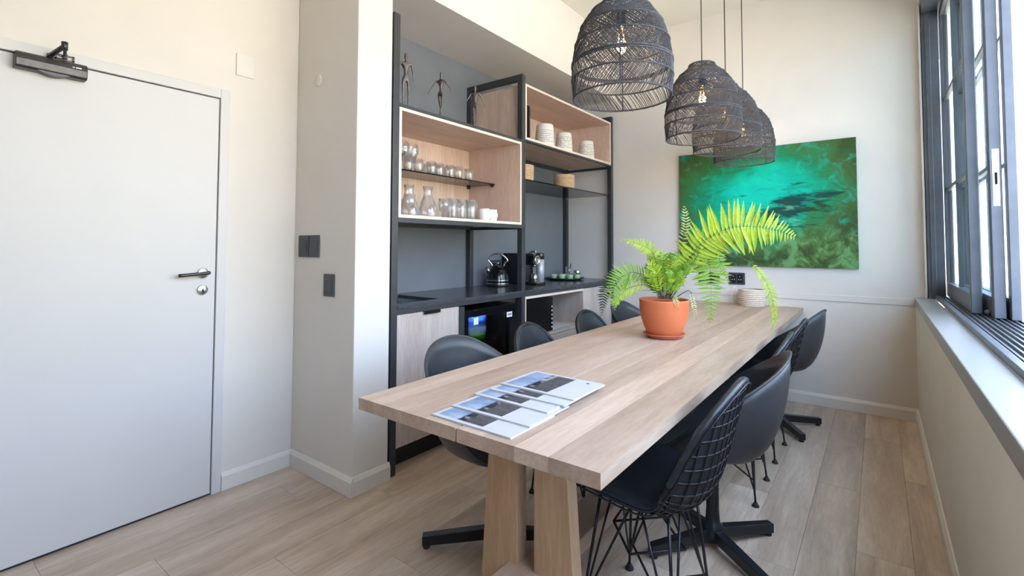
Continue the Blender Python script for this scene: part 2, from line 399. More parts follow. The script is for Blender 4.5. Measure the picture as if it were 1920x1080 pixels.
DY0, DY1, DZ = .14, 1.14, 2.10                    # door opening incl. frame
w = MB().box(XL-.15, XL, YR-.1, DY0, 0, ZC+.1).box(XL-.15, XL, DY1, YB+.1, 0, ZC+.1).box(XL-.15, XL, DY0, DY1, DZ, ZC+.1).box(XL-.16, XL-.12, DY0, DY1, 0, DZ)
struct(w.build('wall_left', 'wall_paint'), 'warm off-white painted wall around the white door', 'wall')
struct(B(XL-.15, .34, YB, YB+.15, 0, ZC+.1).build('wall_back', 'wall_paint'), 'pale grey wall behind the end of the table with a green painting', 'wall')
struct(B(XL-.15, .75, YR-.15, YR, 0, ZC+.1).build('wall_rear', 'wall_paint'), 'pale grey wall at the near end of the room', 'wall')
wr = MB().box(XS, XW+.02, YR, YB, -.1, ZS-.06).box(XS+.06, XW+.02, YR, YB, 3.06, ZC+.1).box(XS+.06, XW+.02, YR, WY0, ZS-.06, 3.06)
struct(wr.build('wall_right', 'wall_paint'), 'low grey wall below the window sill', 'wall')
struct(B(XL-.15, .75, YR-.1, YB+.1, ZC, ZC+.12).build('ceiling', 'ceiling_paint'), 'cream painted ceiling', 'ceiling')
struct(B(XL, -2.165, 1.52, 1.745, 0, ZC).build('wall_pier', 'wall_paint', bevel=.004), 'grey wall pier between door and shelving', 'wall')
struct(B(XL, -2.168, 1.745, YB, 2.80, ZC).build('wall_bulkhead', 'wall_paint'), 'cream bulkhead above the shelving niche', 'wall')
struct(B(XL, XL+.012, 1.745, YB-.001, 0, 2.80).build('wall_niche', 'niche_paint'), 'dark grey painted back of the shelving niche', 'wall')
# baseboards with a sloped top
def base(name, axis, a, b, pos, sgn):
    d, h = .016, .095
    prof = [(pos, .001), (pos+sgn*d, .001), (pos+sgn*d, h-.022), (pos+sgn*.006, h), (pos, h)]
    return struct(MB().prism(prof, 0, axis, a, b).build(name, 'trim_paint', fix=True), 'painted skirting board along the '+name.split('_')[1]+' wall foot', 'baseboard')
base('baseboard_left', 'y', DY1+.001, 1.52, XL, 1)
base('baseboard_pier_front', 'x', XL+.016, -2.1495, 1.52, -1)
base('baseboard_pier_side', 'y', 1.5205, 1.752, -2.165, 1)
base('baseboard_back', 'x', -2.1, XS, YB, -1)
base('baseboard_right', 'y', YR, YB, XS, -1)
# thin ledge line on the back wall and sill on the right
struct(B(-2.15, XS+.07, YB-.006, YB, .842, .892).build('trim_1', 'wall_paint', bevel=.002), 'thin raised dado strip along the back wall', 'trim')
struct(B(XS-.004, .318, YR, YB, ZS-.06, ZS).build('trim_2', 'sill_paint', bevel=.004), 'pale painted window sill board', 'window sill')
struct(B(XS+.055, XS+.068, YB-.05, YB-.001, ZS, 3.06).build('trim_3', 'wall_paint', bevel=.003), 'rounded plaster bead beside the window', 'trim')

# ------------------------------------------------------------------ door
d = thing('door_1', 'plain white flush door with a dark closer and lever handle', 'door', (XL, .64, 0)); d['kind'] = 'structure'
fx = XL+.012
MB().box(XL-.12, fx, 1.094, DY1, 0, DZ).box(XL-.12, fx, DY0, DY0+.046, 0, DZ).box(XL-.12, fx, DY0+.046, 1.094, 2.052, DZ).build('door_frame', 'door_paint', d, bevel=.003)
B(XL-.036, XL+.006, .190, 1.089, .010, 2.046).build('door_leaf', 'door_paint', d, bevel=.0015)
B(XL-.06, XL-.04, .186, 1.094, .002, 2.052).build('door_gap_shade', 'dark_void', d)  # black sheet painting the shade seen through the door gap
h = MB().lathe([(.0, 0), (.026, 0), (.026, .008), (.023, .010), (0, .010)], 28); rose = h.build('handle_rose', 'steel', d); rose.matrix_basis = Matrix.Translation((XL+.006, 1.03, 1.135)) @ Matrix.Rotation(PI/2, 4, 'Y')
rose.matrix_parent_inverse = world_of(d).inverted()
MB().tube([(XL+.012, 1.03, 1.135), (XL+.048, 1.03, 1.135)], .009, 10).tube(spline([(XL+.052, 1.045, 1.138), (XL+.054, 1.03, 1.136), (XL+.052, .96, 1.131), (XL+.050, .91, 1.128)], 12), [.0095]*3+[.0085]*9, 10).build('lever', 'dark_metal', d)
k = MB().lathe([(0, 0), (.025, 0), (.025, .007), (.022, .009), (0, .009)], 28).build('keyhole_rose', 'steel', d); k.matrix_basis = Matrix.Translation((XL+.006, 1.03, 1.05)) @ Matrix.Rotation(PI/2, 4, 'Y'); k.matrix_parent_inverse = world_of(d).inverted()
B(XL+.014, XL+.0158, 1.0265, 1.0335, 1.040, 1.056).build('keyhole', 'dark_void', d)
# door closer
dc = thing('door_closer', 'dark grey overhead door closer fixed at the top of the white door', 'door closer', (XL+.01, .43, 2.0))
prof = [(XL+.007, 1.985), (XL+.050, 1.985), (XL+.058, 1.993), (XL+.060, 2.02), (XL+.056, 2.042), (XL+.046, 2.05), (XL+.007, 2.05)]
MB().prism(prof, 0, 'y', .325, .545).build('closer_body', 'dark_metal', dc, bevel=.003, fix=True)
prof = [(.39+.10*i/10, 1.988-.012*math.sin(PI*i/10)) for i in range(11)]+[(.49, 1.995), (.39, 1.995)]
MB().prism(prof, 0, 'x', XL+.012, XL+.054).build('closer_belly', 'dark_metal', dc, fix=True)
MB().tube([(XL+.035, .428, 2.05), (XL+.035, .428, 2.068)], .011, 12).tube([(XL+.035, .428, 2.062), (XL+.160, .450, 2.078)], .009, 8).build('closer_arm', 'dark_metal', dc)
MB().tube([(XL+.160, .450, 2.062), (XL+.160, .450, 2.094)], .011, 12).build('pivot', 'dark_metal', dc)
MB().tube([(XL+.160, .450, 2.070), (XL+.10, .462, 2.072), (XL+.03, .475, 2.075)], .006, 8).build('closer_rod', 'dark_metal', dc)
MB().box(fx, fx+.006, .445, .508, 2.060, 2.066).box(fx, fx+.006, .445, .508, 2.078, 2.084).box(fx, fx+.006, .445, .452, 2.060, 2.084).box(fx, fx+.006, .501, .508, 2.060, 2.084).box(fx, fx+.03, .470, .482, 2.064, 2.082).build('closer_bracket', 'dark_metal', dc)
MB().box(XL+.0585, XL+.0600, .495, .502, 2.026, 2.030).box(XL+.0585, XL+.0600, .506, .524, 2.026, 2.031).build('maker_mark', 'sticker_white', dc)
# wall plates
tag(B(XL, XL+.008, 1.168, 1.262, 2.20, 2.32).build('blank_wall_plate', 'trim_paint', bevel=.003), 'square cream blank plate high on the wall beside the door', 'wall plate')
bd = MB().lathe([(0, 0), (.036, 0), (.036, .005), (.030, .009), (0, .009)], 32).build('round_blank_plate', 'wall_paint'); bd.matrix_basis = Matrix.Translation((-2.535, 1.52, 2.22)) @ Matrix.Rotation(PI/2, 4, 'X')
tag(bd, 'small round cream blank plate high on the grey pier', 'wall plate')
for x0, x1, z0, z1, lab, grp in ((-2.705, -2.602, 1.21, 1.335, 'dark grey switch plate of an adjacent pair on the grey pier', 'paired switch plates'), (-2.592, -2.493, 1.21, 1.335, 'dark grey switch plate of an adjacent pair on the grey pier', 'paired switch plates'), (-2.44, -2.342, 1.0, 1.122, 'single dark grey switch plate mounted lower on the grey pier', None)):
    s = thing('switch_plate', lab, 'light switch', ((x0+x1)/2, 1.52, z0), grp)
    B(x0, x1, 1.512, 1.52, z0, z1).build('plate', 'plate_dark', s, bevel=.003)
    B(x0+.014, x1-.014, 1.509, 1.513, z0+.03, z1-.03).build('rocker', 'plate_dark', s, bevel=.001)

# ------------------------------------------------------------------ window
wn = thing('window_1', 'black steel sliding window pushed open beside the table', 'window', (.44, 1.5, ZS)); wn['kind'] = 'structure'
ZT = .925
MB().box(.318, .345, WY0, YB, ZS, ZT+.006).box(.345, .38, WY0, YB, ZS, ZT-.006).box(.38, XW, WY0, YB+1.2, ZS, ZT-.006).build('track', 'window_steel', wn, bevel=.003)
for i in range(9):
    xx = .352+i*.0225
    B(xx, xx+.007, WY0, YB, ZT-.006, ZT+.004).build('track_rib', 'window_steel', wn)
MB().box(.282, .378, YB-.055, YB+.10, ZS, 3.05).box(.300, .330, YB-.062, YB-.05, ZS, 3.05).build('jamb', 'window_steel', wn, bevel=.003)
MB().box(.282, XW, WY0, YB+1.2, 2.99, 3.06).build('head', 'window_steel', wn)
B(.282, XW, WY0-.06, WY0, ZS, 3.06).build('jamb', 'window_steel', wn)
def sash(x0, x1, y0, y1, lock=False):
    z0, z1 = ZT+.005, 2.99; st = .062
    s = MB().box(x0, x1, y0, y0+st, z0, z1).box(x0, x1, y1-st, y1, z0, z1).box(x0, x1, y0+st, y1-st, z0, z0+.10).box(x0, x1, y0+st, y1-st, z1-.05, z1).build('sash', 'window_steel', wn, bevel=.003)
    xm = (x0+x1)/2; ym = (y0+y1)/2; zz = [z0+.10, 1.685, 2.33, z1-.05]
    for q in zz[1:3]: B(xm-.011, xm+.011, y0+st, y1-st, q-.011, q+.011).build('muntin', 'window_steel', s)
    B(xm-.011, xm+.011, ym-.011, ym+.011, zz[0], zz[3]).build('muntin', 'window_steel', s)
    for a, b in zip(zz, zz[1:]):
        for c, e in ((y0+st, ym), (ym, y1-st)): B(xm-.003, xm+.003, c, e, a, b).build('pane', 'window_glass', s)
    if lock:
        B(x0+.010, x1-.010, y0-.003, y0, 1.48, 1.76).build('lock_plate', 'steel', s)
        B(x0+.017, x1-.017, y0-.004, y0-.0025, 1.585, 1.645).build('lock_slot', 'dark_void', s)
    return s
sash(.384, .428, 3.50, 4.66); sash(.446, .490, 3.32, 4.50, True); sash(.500, .536, 3.28, 4.48)
MB().tube([(.44, 3.42, ZT+.02), (.44, 3.47, ZT+.02)], .012, 10).build('door_stop', 'window_steel', wn)
# outside
struct(B(XW+.02, 1.5, YR, YB+1, .70, .84).build('trim_4', 'exterior_white'), 'white outer ledge below the open window', 'ledge')
go = MB().grid(lambda i, j: (-60+i*20, -160+j*20, -6.5), 25, 22).build('ground', 'ground_out'); go['kind'] = 'structure'; go['label'] = 'dry sunlit ground outside the window'; go['category'] = 'ground'
def hill(i, j):
    x, y = 60+i*14, -40+j*16
    hgt = max(0, (i-1)/18)**.8*78*(.62+.38*math.sin(j*.31+.9))*(1+.12*math.sin(i*1.3+j*.9)+.08*math.sin(j*2.1))
    return (x, y, -6.6+hgt)
ho = MB().grid(hill, 20, 30).build('mountain_slope', 'hillside'); ho['kind'] = 'structure'; ho['label'] = 'pale dry mountain slope far outside the window'; ho['category'] = 'mountain'
def house(x, y, sx, sy, hh, lab):
    t = thing('far_house', lab, 'building', (x, y, -6.5)); B(x-sx, x+sx, y-sy, y+sy, -6.5, -6.5+hh).build('wall', 'exterior_white', t)
    B(x-sx-.3, x+sx+.3, y-sy-.3, y+sy+.3, -6.5+hh, -6.2+hh).build('roof', 'roof_grey', t)
    for q in range(3):
        yy = y-sy*.6+q*sy*.6
        wi = B(x-sx-.05, x-sx+.05, yy-.6, yy+.6, -6.5+hh*.5, -6.5+hh*.78).build('window', 'plate_dark', t)
house(16, 62, 5, 6, 7.4, 'white flat-roofed house seen outside past the window sashes'); house(34, 66, 6, 7, 6.0, 'lower pale house further off outside the window')

# ================================================================== table
TX0, TX1, TY0, TY1, TZ, TT = -1.385, -.502, .994, 4.642, .775, .038
tb = thing('dining_table', 'long light oak plank table with thick tapered legs', 'table', ((TX0+TX1)/2, (TY0+TY1)/2, 0))
cuts = [TX0, -1.262, -1.165, -1.055, -.946, -.940, -.845, -.742, -.640, TX1]
for a, b in zip(cuts, cuts[1:]):
    if b-a < .02: continue
    e0 = .0 if a in (TX0, -.940) else .0003
    o = MB().box(-(b-a)/2+e0, (b-a)/2-.0003, TY0, TY1, TZ-TT, TZ).build('board', 'oak_table', tb)
    o.location.x = (a+b)/2
xc = -.960
def leg(yf, side):
    # one tapered plank leg of a trestle: inner edge upright, outer edge flaring to the floor
    i0 = .034; poly = [(xc+side*i0, .0), (xc+side*(i0+.165), .0), (xc+side*(i0+.115), TZ-TT-.001), (xc+side*i0, TZ-TT-.001)]
    return MB().prism(poly, 0, 'y', yf, yf+.055).build('leg', 'oak_leg', tb, bevel=.003, fix=True)
for yf in (1.35, 4.24):
    for s in (-1, 1): leg(yf, s)
    B(xc-.30, xc+.30, yf+.006, yf+.050, TZ-TT-.05, TZ-TT-.001).build('top_rail', 'oak_leg', tb, bevel=.002)
B(xc-.068, xc+.068, 1.20, 4.40, .145, .205).build('stretcher', 'oak_table', tb, bevel=.003)

# ================================================================== chairs
def smooth01(a): a = max(0, min(1, a)); return a*a*(3-2*a)
RIM = [(0, .450), (40, .452), (58, .475), (78, .555), (98, .635), (118, .705), (140, .78), (160, .832), (180, .848)]
def shell_pt(th, t):
    a = abs((math.degrees(th)+180) % 360-180)
    c, s = math.cos(th), math.sin(th)
    zr = smooth_tab(RIM, a)
    def rad(ax, ay, p=2.4): return 1/((abs(c)/ax)**p+(abs(s)/ay)**p)**(1/p)
    Rs = rad(.205 if c > 0 else .185, .205); Rr = rad(.245 if c > 0 else .302, .268)
    z0 = .415
    if t < .5:
        q = t/.5; return (Rs*.93*q*c, Rs*.93*q*s, z0+.012*q*q)
    q = (t-.5)/.5; r = Rs*.93+(Rr-Rs*.93)*(1-(1-q)**1.9); zz = z0+.012+(zr-z0-.012)*(q**1.45)
    return (r*c, r*s, zz)
def make_shell_chair(mat):
    t = thing('shell_chair', 'x', 'chair')
    m = MB(); nu, nv = 64, 22
    m.grid(lambda i, j: shell_pt(2*PI*i/nu, max(.02, j/(nv-1))), nu, nv, closed_u=True)
    m.f.append(tuple(reversed(range(nu)))); m.sm.append(True)
    o = m.build('seat_shell', mat, t, fix=False)
    md = o.modifiers.new('solid', 'SOLIDIFY'); md.thickness = .009; md.offset = -1
    MB().tube([shell_pt(2*PI*i/72, 1.0) for i in range(72)], .0052, 6, closed=True).build('shell_rim', mat, o)
    MB().lathe([(0, .385), (.09, .385), (.10, .395), (.10, .404), (0, .404)], 24).build('seat_mount', 'wire_black', t)
    MB().lathe([(0, .03), (.042, .03), (.042, .09), (.030, .10), (.026, .16), (.026, .39), (0, .39)], 20).build('column', 'wire_black', t)
    for k in range(4):
        a = PI/4+k*PI/2; cx, sx = math.cos(a), math.sin(a); px, py = -sx, cx
        vs = []
        for r, zb, zt, hw in ((.02, .036, .082, .021), (.305, .013, .054, .018)):
            for q, z in ((-1, zb), (1, zb), (1, zt), (-1, zt)): vs.append((r*cx+q*hw*px, r*sx+q*hw*py, z))
        arm = MB().add(vs, [(0, 1, 2, 3), (7, 6, 5, 4), (0, 4, 5, 1), (1, 5, 6, 2), (2, 6, 7, 3), (3, 7, 4, 0)]).build('base_arm', 'wire_black', t, bevel=.003, fix=True)
        MB().lathe([(0, 0), (.015, 0), (.015, .014), (0, .014)], 12, (.288*cx, .288*sx, 0)).build('glide', 'rubber', arm)
    return t
# wire chair: profile seat front -> back top (forward, height), half width
PRF = spline([(.235, 0, .448), (.20, 0, .452), (.10, 0, .438), (-.02, 0, .424), (-.12, 0, .428), (-.185, 0, .465), (-.222, 0, .55), (-.248, 0, .65), (-.272, 0, .75), (-.288, 0, .832)], 61)
WID = [(0, .185), (.05, .215), (.18, .236), (.42, .236), (.52, .232), (.62, .222), (.75, .205), (.84, .182), (.91, .148), (.96, .105), (.99, .055), (1, .02)]
def wire_pt(s, v, off=0.0):
    x = max(0, min(1, v))*60; i = min(int(x), 59); f = x-i
    p = PRF[i].lerp(PRF[i+1], f); tn = (PRF[i+1]-PRF[i]).normalized()
    n = Vector((tn.z, 0, -tn.x))                 # towards the sitter
    u = s/.236; k = .035*u*u+.030*u**4
    bend = smooth01((v-.35)/.25)*(1-.35*smooth01((v-.7)/.3))
    q = p+n*(k*(.75+.75*bend)+off); return Vector((q.x, s, q.z))
def make_wire_chair():
    t = thing('wire_chair', 'x', 'chair')
    m = MB(); r = .0024
    for k in range(-6, 7):
        s = k*.0345; vv = [i/120 for i in range(121) if lerp_tab(WID, i/120) >= abs(s)]
        if len(vv) > 3: m.tube([wire_pt(s, vv[0]+(vv[-1]-vv[0])*i/30) for i in range(31)], r, 5)
    for j in range(1, 21):
        v = j/21.0; wd = lerp_tab(WID, v); m.tube([wire_pt(wd*(-1+2*i/16), v) for i in range(17)], r, 5)
    sh = m.build('wire_shell', 'wire_black', t)
    out = [(lerp_tab(WID, i/50), i/50) for i in range(51)]
    rim = [wire_pt(s, v) for s, v in out]+[wire_pt(-s, v) for s, v in reversed(out)]
    MB().tube(rim, .0042, 6, closed=True).tube([p+Vector((0, 0, -.012)) if i < 26 or i > 75 else p+Vector((-.010, 0, -.004)) for i, p in enumerate(rim)], .0030, 6, closed=True).build('rim', 'wire_black', sh)
    def pad(name, v0, v1, th, inset):
        nu, nv = 17, 19; g = MB()
        def P(top):
            def f(i, j):
                v = v0+(v1-v0)*j/(nv-1); wd = max(.012, lerp_tab(WID, v)-inset); s = wd*(-1+2*i/(nu-1))
                e = min(1, (1-abs(-1+2*i/(nu-1)))*5)*min(1, min(j, nv-1-j)/1.5)
                return wire_pt(s, v, .004+(th*(.35+.65*math.sqrt(max(0, e))) if top else 0))
            return f
        g.grid(P(True), nu, nv); g.grid(P(False), nu, nv); n = nu*nv
        loop = [i for i in range(nu)]+[j*nu+nu-1 for j in range(1, nv)]+[(nv-1)*nu+i for i in range(nu-2, -1, -1)]+[j*nu for j in range(nv-2, 0, -1)]
        for a, b in zip(loop, loop[1:]+loop[:1]): g.f.append((a, b, n+b, n+a)); g.sm.append(True)
        return g.build(name, 'leather', t, fix=True)
    pad('seat_pad', .015, .50, .020, .004); bp = pad('back_pad', .50, .992, .018, .002)
    # leather hem rolled over the upper rim of the backrest
    hem = [wire_pt(lerp_tab(WID, v)*sg, v, .004) for sg, vsq in ((1, [.64+.36*i/24 for i in range(25)]), (-1, [1-.36*i/24 for i in range(25)])) for v in vsq]
    MB().tube(hem, [.006]+[.012]*48+[.006], 8).build('leather_hem', 'leather', bp)
    # base of bent rods
    feet = [(.175, .185), (.175, -.185), (-.135, .165), (-.135, -.165)]
    tops = [(.13, .12), (.13, -.12), (-.10, .12), (-.10, -.12)]
    for (fx_, fy), (tx, ty) in zip(feet, tops):
        l = MB().tube([(tx, ty, .418), (fx_, fy, .012)], .0052, 7).tube([(tx*.15, ty*1.05, .415), (fx_*.955, fy*.98, .075)], .0042, 6).tube([(tx, ty*.15, .415), (fx_*.97, fy*.95, .06)], .0042, 6).build('leg', 'wire_black', t)
        MB().lathe([(0, 0), (.016, 0), (.017, .005), (.012, .012), (.007, .022), (0, .022)], 14, (fx_, fy, 0)).build('foot', 'rubber', l)
    b = MB()
    z = .27
    ring = [(.145, .0, z), (0.02, .135, z), (-.108, 0, z), (.02, -.135, z)]
    for a, c_ in zip(ring, ring[1:]+ring[:1]): b.tube([a, c_], .0042, 6)
    for a in ring: b.tube([a, (a[0]*.4, a[1]*.5, .416)], .0042, 6)
    b.tube([(.13, -.12, .416), (.13, .12, .416), (-.10, .12, .416), (-.10, -.12, .416)], .005, 6, closed=True)
    z = .12
    q4 = [(f[0]*.92, f[1]*.92, z) for f in feet]
    b.tube([q4[0], q4[3]], .0042, 6).tube([q4[1], q4[2]], .0042, 6)
    b.build('brace', 'wire_black', t)
    return t
shellA = make_shell_chair('shell_plastic'); wireA = make_wire_chair()
used = {}
def place(proto, x, y, rz, label, group=None):
    o = proto if proto.name not in used else copy_tree(proto)
    used[proto.name] = 1
    o.location = (x, y, 0); o.rotation_euler = (0, 0, rz); o['label'] = label
    o.scale = (1.03, 1.03, 1.03) if 'magazine' in label else (1, 1, 1)
    if group: o['group'] = group
    return o
G = 'chairs around the oak table'
place(shellA, -1.335, 1.65, R(-5), 'smooth black shell armchair between the table and the first cabinet door', G)
place(shellA, -1.36, 3.56, R(-3), 'smooth black shell armchair on the cabinet side behind the potted fern', G)
place(shellA, -.59, 2.215, R(188), 'dark shell armchair between two wire chairs on the window side', G)
place(shellA, -.60, 3.955, R(172), 'black shell armchair on the window side next to the back wall', G)
place(wireA, -.64, 1.66, R(178), 'black wire chair with leather pads at the magazine end, window side', G)
place(wireA, -.645, 2.83, R(181), 'black wire chair directly behind the dark shell armchair on the window side', G)
place(wireA, -.645, 3.43, R(179), 'black wire chair beside the window-side shell armchair nearest the back wall', G)
place(wireA, -1.33, 2.28, R(2), 'black padded wire chair in front of the glass-door fridge', G)
place(wireA, -1.33, 2.95, R(-2), 'black padded wire chair in front of the microwave compartment', G)

# ================================================================== shelving
FS = .045; FX0, FX1 = -2.215, -2.17; BX0, BX1 = XL+.014, XL+.014+FS
PY = [1.760, 3.002, 4.562]
fr = thing('steel_shelf_frame', 'black square-tube steel frame carrying cupboards and worktop', 'shelf frame', (-2.45, 3.2, 0))
for y in PY:
    B(FX0, FX1, y, y+FS, 0, 2.61).build('post', 'frame_steel', fr, bevel=.002)
    B(BX0, BX1, y, y+FS, 0, 2.61).build('post', 'frame_steel', fr, bevel=.002)
    B(BX1, FX0, y, y+FS, 2.565, 2.61).build('top_bar', 'frame_steel', fr, bevel=.002)
    B(BX1, FX0, y+.01, y+FS-.01, .88, .912).build('side_rail', 'frame_steel', fr)
    if y < 4: B(BX1, FX0, y+.01, y+FS-.01, 1.405, 1.43).build('side_rail', 'frame_steel', fr)
    B(BX1, FX0, y+.01, y+FS-.01, 2.072, 2.095).build('side_rail', 'frame_steel', fr)
B(FX0, FX1, 2.318, 2.363, 0, .88).build('post', 'frame_steel', fr, bevel=.002)
for a, b in ((PY[0]+FS, PY[1]), (PY[1]+FS, PY[2])):
    B(FX0, FX1, a, b, .888, .914).build('front_rail', 'frame_steel', fr)
    B(BX0, BX1, a, b, .888, .914).build('back_rail', 'frame_steel', fr)
B(FX0, FX1, PY[0]+FS, PY[1], 1.410, 1.436).build('front_rail', 'frame_steel', fr)
B(BX0, BX1, PY[0]+FS, PY[1], 1.410, 1.436).build('back_rail', 'frame_steel', fr)
B(FX0+.02, FX1, PY[1]+FS, PY[2], 2.090, 2.105).build('front_rail', 'frame_steel', fr)
B(BX0, BX1, PY[1]+FS, PY[2], 2.075, 2.105).build('back_rail', 'frame_steel', fr)
B(BX0, FX1, PY[0]+FS, PY[1], 2.076, 2.094).build('top_shelf', 'frame_steel', fr)

def carcass(name, label, y0, y1, z0, z1, x0=XL+.06, x1=-2.172, th=.018):
    t = thing(name, label, 'cabinet', ((x0+x1)/2, (y0+y1)/2, z0))
    e = .0015
    B(x0, x1-e, y0, y1, z1-th, z1).build('top_panel', 'oak_cab_h', t); B(x0, x1-e, y0, y1, z0, z0+th).build('bottom_panel', 'oak_cab_h', t)
    B(x0, x1-e, y0, y0+th, z0+th, z1-th).build('side_panel', 'oak_cab_v', t); B(x0, x1-e, y1-th, y1, z0+th, z1-th).build('side_panel', 'oak_cab_v', t)
    B(x0-.008, x0, y0, y1, z0, z1).build('back_panel', 'oak_cab_v', t)
    MB().box(x1-e, x1, y0, y1, z1-th, z1).box(x1-e, x1, y0, y1, z0, z0+th).box(x1-e, x1, y0, y0+th, z0+th, z1-th).box(x1-e, x1, y1-th, y1, z0+th, z1-th).build('edge_band', 'oak_edge', t)
    return t
ca = carcass('wall_cupboard', 'open oak cupboard holding glasses and mugs on a glass shelf', 1.807, 3.000, 1.438, 2.074)
cb = carcass('wall_cupboard', 'open oak cupboard holding three white patterned pots', 3.049, 4.560, 2.107, 2.545)
GZ = 1.768
B(XL+.075, -2.42, 1.826, 2.981, GZ-.008, GZ).build('glass_shelf', 'smoke_glass', ca)
B(-2.4215, -2.4195, 1.826, 2.981, GZ-.008, GZ).build('shelf_edge', 'black_gloss', ca)
for x in (-2.44, -2.69):
    MB().tube([(x, 2.983, GZ-.016), (x, 2.955, GZ-.016)], .009, 10).build('shelf_bracket', 'black_plastic', ca); MB().tube([(x, 1.824, GZ-.016), (x, 1.85, GZ-.016)], .009, 10).build('shelf_bracket', 'black_plastic', ca)
GR = 1.80
gs = thing('glass_shelf', 'smoked glass shelf with woven baskets between the steel posts', 'shelf', (-2.45, 3.8, GR))
B(XL+.06, -2.19, 3.05, 4.56, GR-.010, GR).build('glass_panel', 'smoke_glass', gs)
B(-2.1915, -2.189, 3.05, 4.56, GR-.010, GR).build('front_edge', 'black_gloss', gs)
for x in (-2.2, -2.69):
    for y in (3.049, 4.545): B(x-.012, x+.012, y, y+.014, GR-.022, GR-.0101).build('bracket', 'chrome', gs)

# worktop with sink cut-out
WZ = .936; sx0, sx1, sy0, sy1 = -2.66, -2.262, 1.86, 2.225
wt = thing('worktop', 'black speckled granite worktop running along the niche', 'worktop', (-2.45, 3.2, WZ-.02))
yb = YB-.045
sl = MB().box(BX1+.001, sx0, 1.765, yb, WZ-.021, WZ).box(sx1, FX0-.001, 1.765, yb, WZ-.021, WZ).box(sx0, sx1, 1.765, sy0, WZ-.021, WZ).box(sx0, sx1, sy1, yb, WZ-.021, WZ)
for a, b in ((PY[0]+FS+.001, PY[1]-.001), (PY[1]+FS+.001, PY[2]-.001)):
    sl.box(XL+.013, BX1+.001, a, b, WZ-.021, WZ).box(FX0-.001, -2.168, a, b, WZ-.021, WZ)
sl.build('granite_slab', 'granite', wt)
sk = thing('sink', 'stainless steel sink basin set into the granite worktop', 'sink', ((sx0+sx1)/2, (sy0+sy1)/2, .76))
th = .004; z0 = .76
MB().box(sx0, sx1, sy0, sy1, z0, z0+th).box(sx0, sx0+th, sy0, sy1, z0, WZ-.021).box(sx1-th, sx1, sy0, sy1, z0, WZ-.021).box(sx0, sx1, sy0, sy0+th, z0, WZ-.021).box(sx0, sx1, sy1-th, sy1, z0, WZ-.021).build('basin', 'steel', sk)
MB().lathe([(0, 0), (.03, 0), (.035, .004), (.03, .006), (0, .003)], 20, ((sx0+sx1)/2, (sy0+sy1)/2, z0+th)).build('drain', 'chrome', sk)
tp = thing('tap', 'dark mixer tap standing behind the sink beside the pier', 'tap', (-2.70, 2.03, WZ))
MB().lathe([(0, 0), (.026, 0), (.026, .01), (.018, .014), (.016, .10), (0, .10)], 18, (-2.70, 2.03, WZ)).build('tap_body', 'dark_metal', tp)
MB().tube(spline([(-2.70, 2.03, WZ+.09), (-2.70, 2.03, WZ+.24), (-2.67, 2.03, WZ+.30), (-2.60, 2.03, WZ+.31), (-2.55, 2.03, WZ+.27), (-2.545, 2.03, WZ+.23)], 20), .010, 10).build('spout', 'dark_metal', tp)
MB().tube([(-2.70, 2.03, WZ+.08), (-2.70, 2.09, WZ+.10)], .006, 8).build('lever', 'dark_metal', tp)

# base cabinets
ba = thing('base_cabinet', 'grey ash base cabinet with a single door under the sink', 'cabinet', (-2.45, 2.06, 0))
MB().box(XL+.06, -2.20, 1.807, 1.823, .135, .75).box(XL+.06, -2.20, 2.302, 2.317, .135, .75).box(XL+.06, -2.20, 1.807, 2.317, .135, .151).build('body', 'ash_grey', ba)
da = B(-2.198, -2.178, 1.808, 2.316, .14, .884).build('door', 'ash_grey', ba, bevel=.001)
MB().box(-2.190, -2.160, 2.005, 2.135, .8845, .8875).box(-2.1635, -2.160, 2.005, 2.135, .868, .8845).build('pull_handle', 'black_plastic', da)
B(-2.30, -2.27, 1.807, 2.317, 0.001, .134).build('kick_plate', 'kick_black', ba)
bb = thing('base_cabinet', 'ash base cabinet with an open microwave bay and a door', 'cabinet', (-2.45, 3.8, 0))
bx0 = XL+.06
B(bx0, -2.175, 3.049, 3.067, .135, .886).build('side_panel', 'oak_cab_v', bb); B(bx0, -2.175, 4.541, 4.559, .135, .886).build('side_panel', 'ash_grey', bb)
B(bx0, -2.175, 3.067, 3.975, .866, .886).build('top_panel', 'oak_edge', bb); B(bx0, -2.178, 3.067, 3.975, .545, .563).build('shelf_panel', 'ash_grey', bb)
B(bx0, -2.178, 3.975, 3.993, .135, .886).build('divider', 'ash_grey', bb); B(bx0-.008, bx0, 3.049, 4.559, .135, .886).build('back_panel', 'ash_grey', bb)
B(bx0, -2.198, 3.067, 4.541, .135, .151).build('bottom_panel', 'ash_grey', bb)
for y0, y1, hy in ((3.995, 4.558, 4.44),):
    dd_ = B(-2.198, -2.178, y0, y1, .14, .884).build('door', 'ash_grey', bb, bevel=.001)
    MB().box(-2.190, -2.160, hy-.06, hy+.06, .8845, .8875).box(-2.1635, -2.160, hy-.06, hy+.06, .868, .8845).build('pull_handle', 'black_plastic', dd_)
dr = B(-2.198, -2.178, 3.068, 3.974, .14, .540).build('drawer_front', 'ash_grey', bb, bevel=.001)
B(-2.30, -2.27, 3.049, 4.559, .001, .134).build('kick_plate', 'kick_black', bb)
